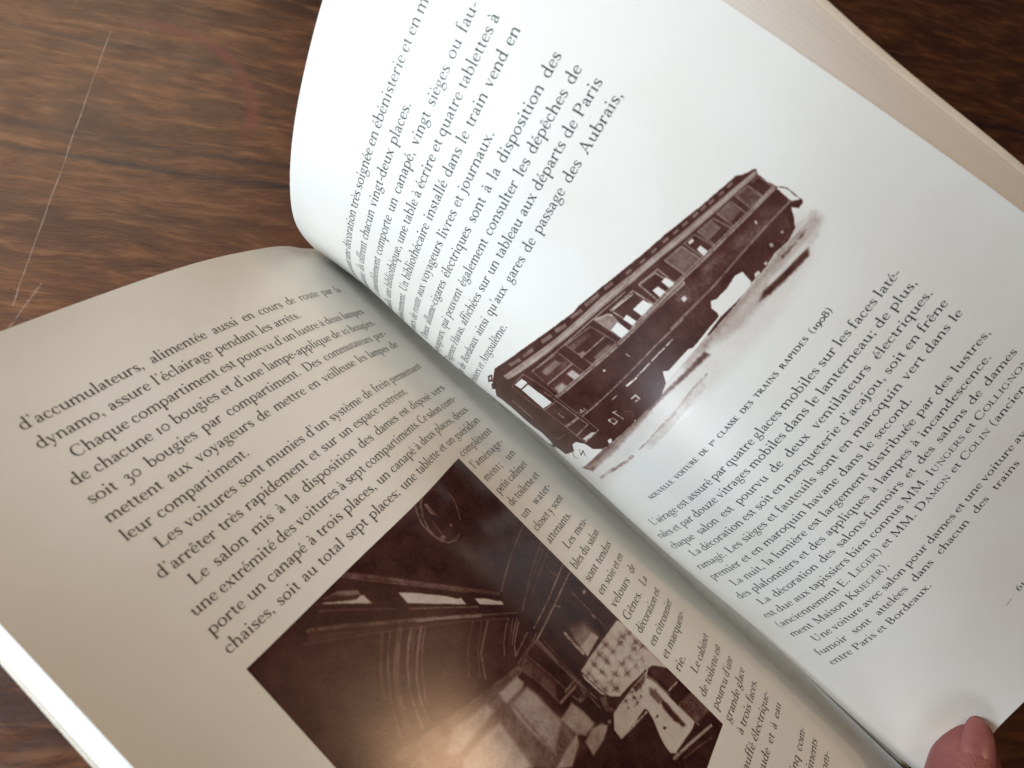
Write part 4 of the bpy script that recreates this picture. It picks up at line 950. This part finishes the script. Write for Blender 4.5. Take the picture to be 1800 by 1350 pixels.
def print_photo(page, name, ops, s0, s1, v0, v1, res, base, mat, parent, lift, cut):
    s, v, T = plate(ops, s0, s1, v0, v1, res, base); n, m = T.shape; S, V = np.meshgrid(s, v, indexing='ij')
    P = surf(page, S, V, lift)[0]; F = np.array(grid_faces(n, m, 0, page == 'R'))
    tt = T.ravel()
    if cut: F = F[tt[F].max(1) > .006]
    me = bpy.data.meshes.new(name); me.from_pydata(P.tolist(), [], F.tolist())
    at = me.attributes.new('ink', 'FLOAT', 'POINT'); at.data.foreach_set('value', tt.astype(np.float32))
    return adopt(link(name, me, mat), parent)
print_photo('L', 'photograph', SALON, LQ[9], LQ[8], LQ[10], LQ[11], 6., .93, M_PH1, page_l, .03, False)
print_photo('R', 'photograph', TRAIN, 15.6, 124., 60., 128., 6., 0., M_PH2, page_r, .014, True)

# ---------------------------------------------------------------- the hand: its thumb holds the corner of the raised page
hand_nodes = [((17.42, -243.07, 16.95, 3.6)), ((14.60, -244.05, 16.66, 6.2)), ((9.65, -245.27, 16.45, 8.8)), ((0.24, -248.41, 15.66, 10.6)), ((-15.45, -250.98, 18.01, 9.6)), ((-27.01, -269.29, 8.09, 10.4)), ((-36.21, -302.97, -11.59, 13.5)),
              ((-37.96, -346.32, -41.62, 17)), ((-55.86, -388.62, -68.18, 19)), ((-12.41, -336.16, -48.81, 12)), ((-23.66, -326.18, -49.14, 11.5)), ((-34.09, -318.41, -51.43, 11)), ((-46.78, -313.39, -54.97, 10)),
              ((5.33, -303.06, -31.74, 8.6)), ((18.20, -280.92, -19.86, 7.6)), ((-4.79, -292.39, -31.49, 8.8)), ((10.34, -268.15, -18.41, 7.8)), ((-16.34, -286.32, -34.42, 8.4)), ((-2.34, -263.62, -21.97, 7.4)), ((-33.14, -288.55, -42.56, 7.6)), ((-23.54, -270.90, -32.50, 6.6)), ((-92.10, -453.99, -102.63, 22))]
hand_edges = [(0,1),(1,2),(2,3),(3,4),(4,5),(5,6),(6,7),(7,8),(7,9),(7,10),(7,11),(7,12),(9,13),(13,14),(10,15),(15,16),(11,17),(17,18),(12,19),(19,20),(8,21)]
person = bpy.data.objects.new('person', None); COL.objects.link(person); person.location = Vector(hand_nodes[7][:3])*MM; bpy.context.view_layer.update()
tag(person, 'hand whose thumb tip presses the bottom corner of the raised right page', 'person')
hm = bpy.data.meshes.new('hand'); hm.from_pydata([tuple(c*MM for c in p[:3]) for p in hand_nodes], hand_edges, [])
hand = bpy.data.objects.new('hand', hm); COL.objects.link(hand); hm.materials.append(M_SKIN)
sk = hand.modifiers.new('skin', 'SKIN'); sk.use_smooth_shade = True
for i, d in enumerate(hm.skin_vertices[0].data): d.radius = (hand_nodes[i][3]*MM,)*2; d.use_root = (i == 7)
sd = hand.modifiers.new('round', 'SUBSURF'); sd.levels = 3; sd.render_levels = 3
adopt(hand, person)

# thumb nail, a curved plate set into the skin
def nail():
    N = np.array([p[:3] for p in hand_nodes[:4]]); rad = np.array([p[3] for p in hand_nodes[:4]]); up = np.array(R_[2])
    L = np.concatenate([[0], np.cumsum(np.linalg.norm(np.diff(N, axis=0), axis=1))]); V, F = [], []
    nb, na = 18, 15
    for i in range(nb):
        b = i/(nb-1.); d = -1.6+b*13.2; c = np.array([np.interp(d, L, N[:, k]) for k in range(3)])
        if d < 0: c = N[0]+(N[0]-N[1])/np.linalg.norm(N[0]-N[1])*(-d)
        r = np.interp(d, [-1.6, 0, 3, 6, 12], [3.9, 5.0, 6.4, 7.2, 8.3]); ax = N[2]-N[0]; ax /= np.linalg.norm(ax); sd = np.cross(up, ax); sd /= np.linalg.norm(sd); nm = np.cross(ax, sd)
        w = .70*min(1., .45+.55*math.sqrt(max(0., 1-((.28-b)/.28)**2)) if b < .28 else 1.)*math.sqrt(max(.02, 1-max(0., (b-.72)/.30)**2))
        for j in range(na):
            a = -1+2.*j/(na-1); th = a*w*.95-.30; V.append((c+sd*math.sin(th)*r+nm*(r*math.cos(th)*NAIL_H-.22*a**8))*MM)
    return mesh_from('nail', np.array(V), grid_faces(nb, na))
NAIL_H = 1.02
nl = link('nail', nail(), M_NAIL); so = nl.modifiers.new('thickness', 'SOLIDIFY'); so.thickness = .0004; so.offset = 0.
adopt(nl, person)
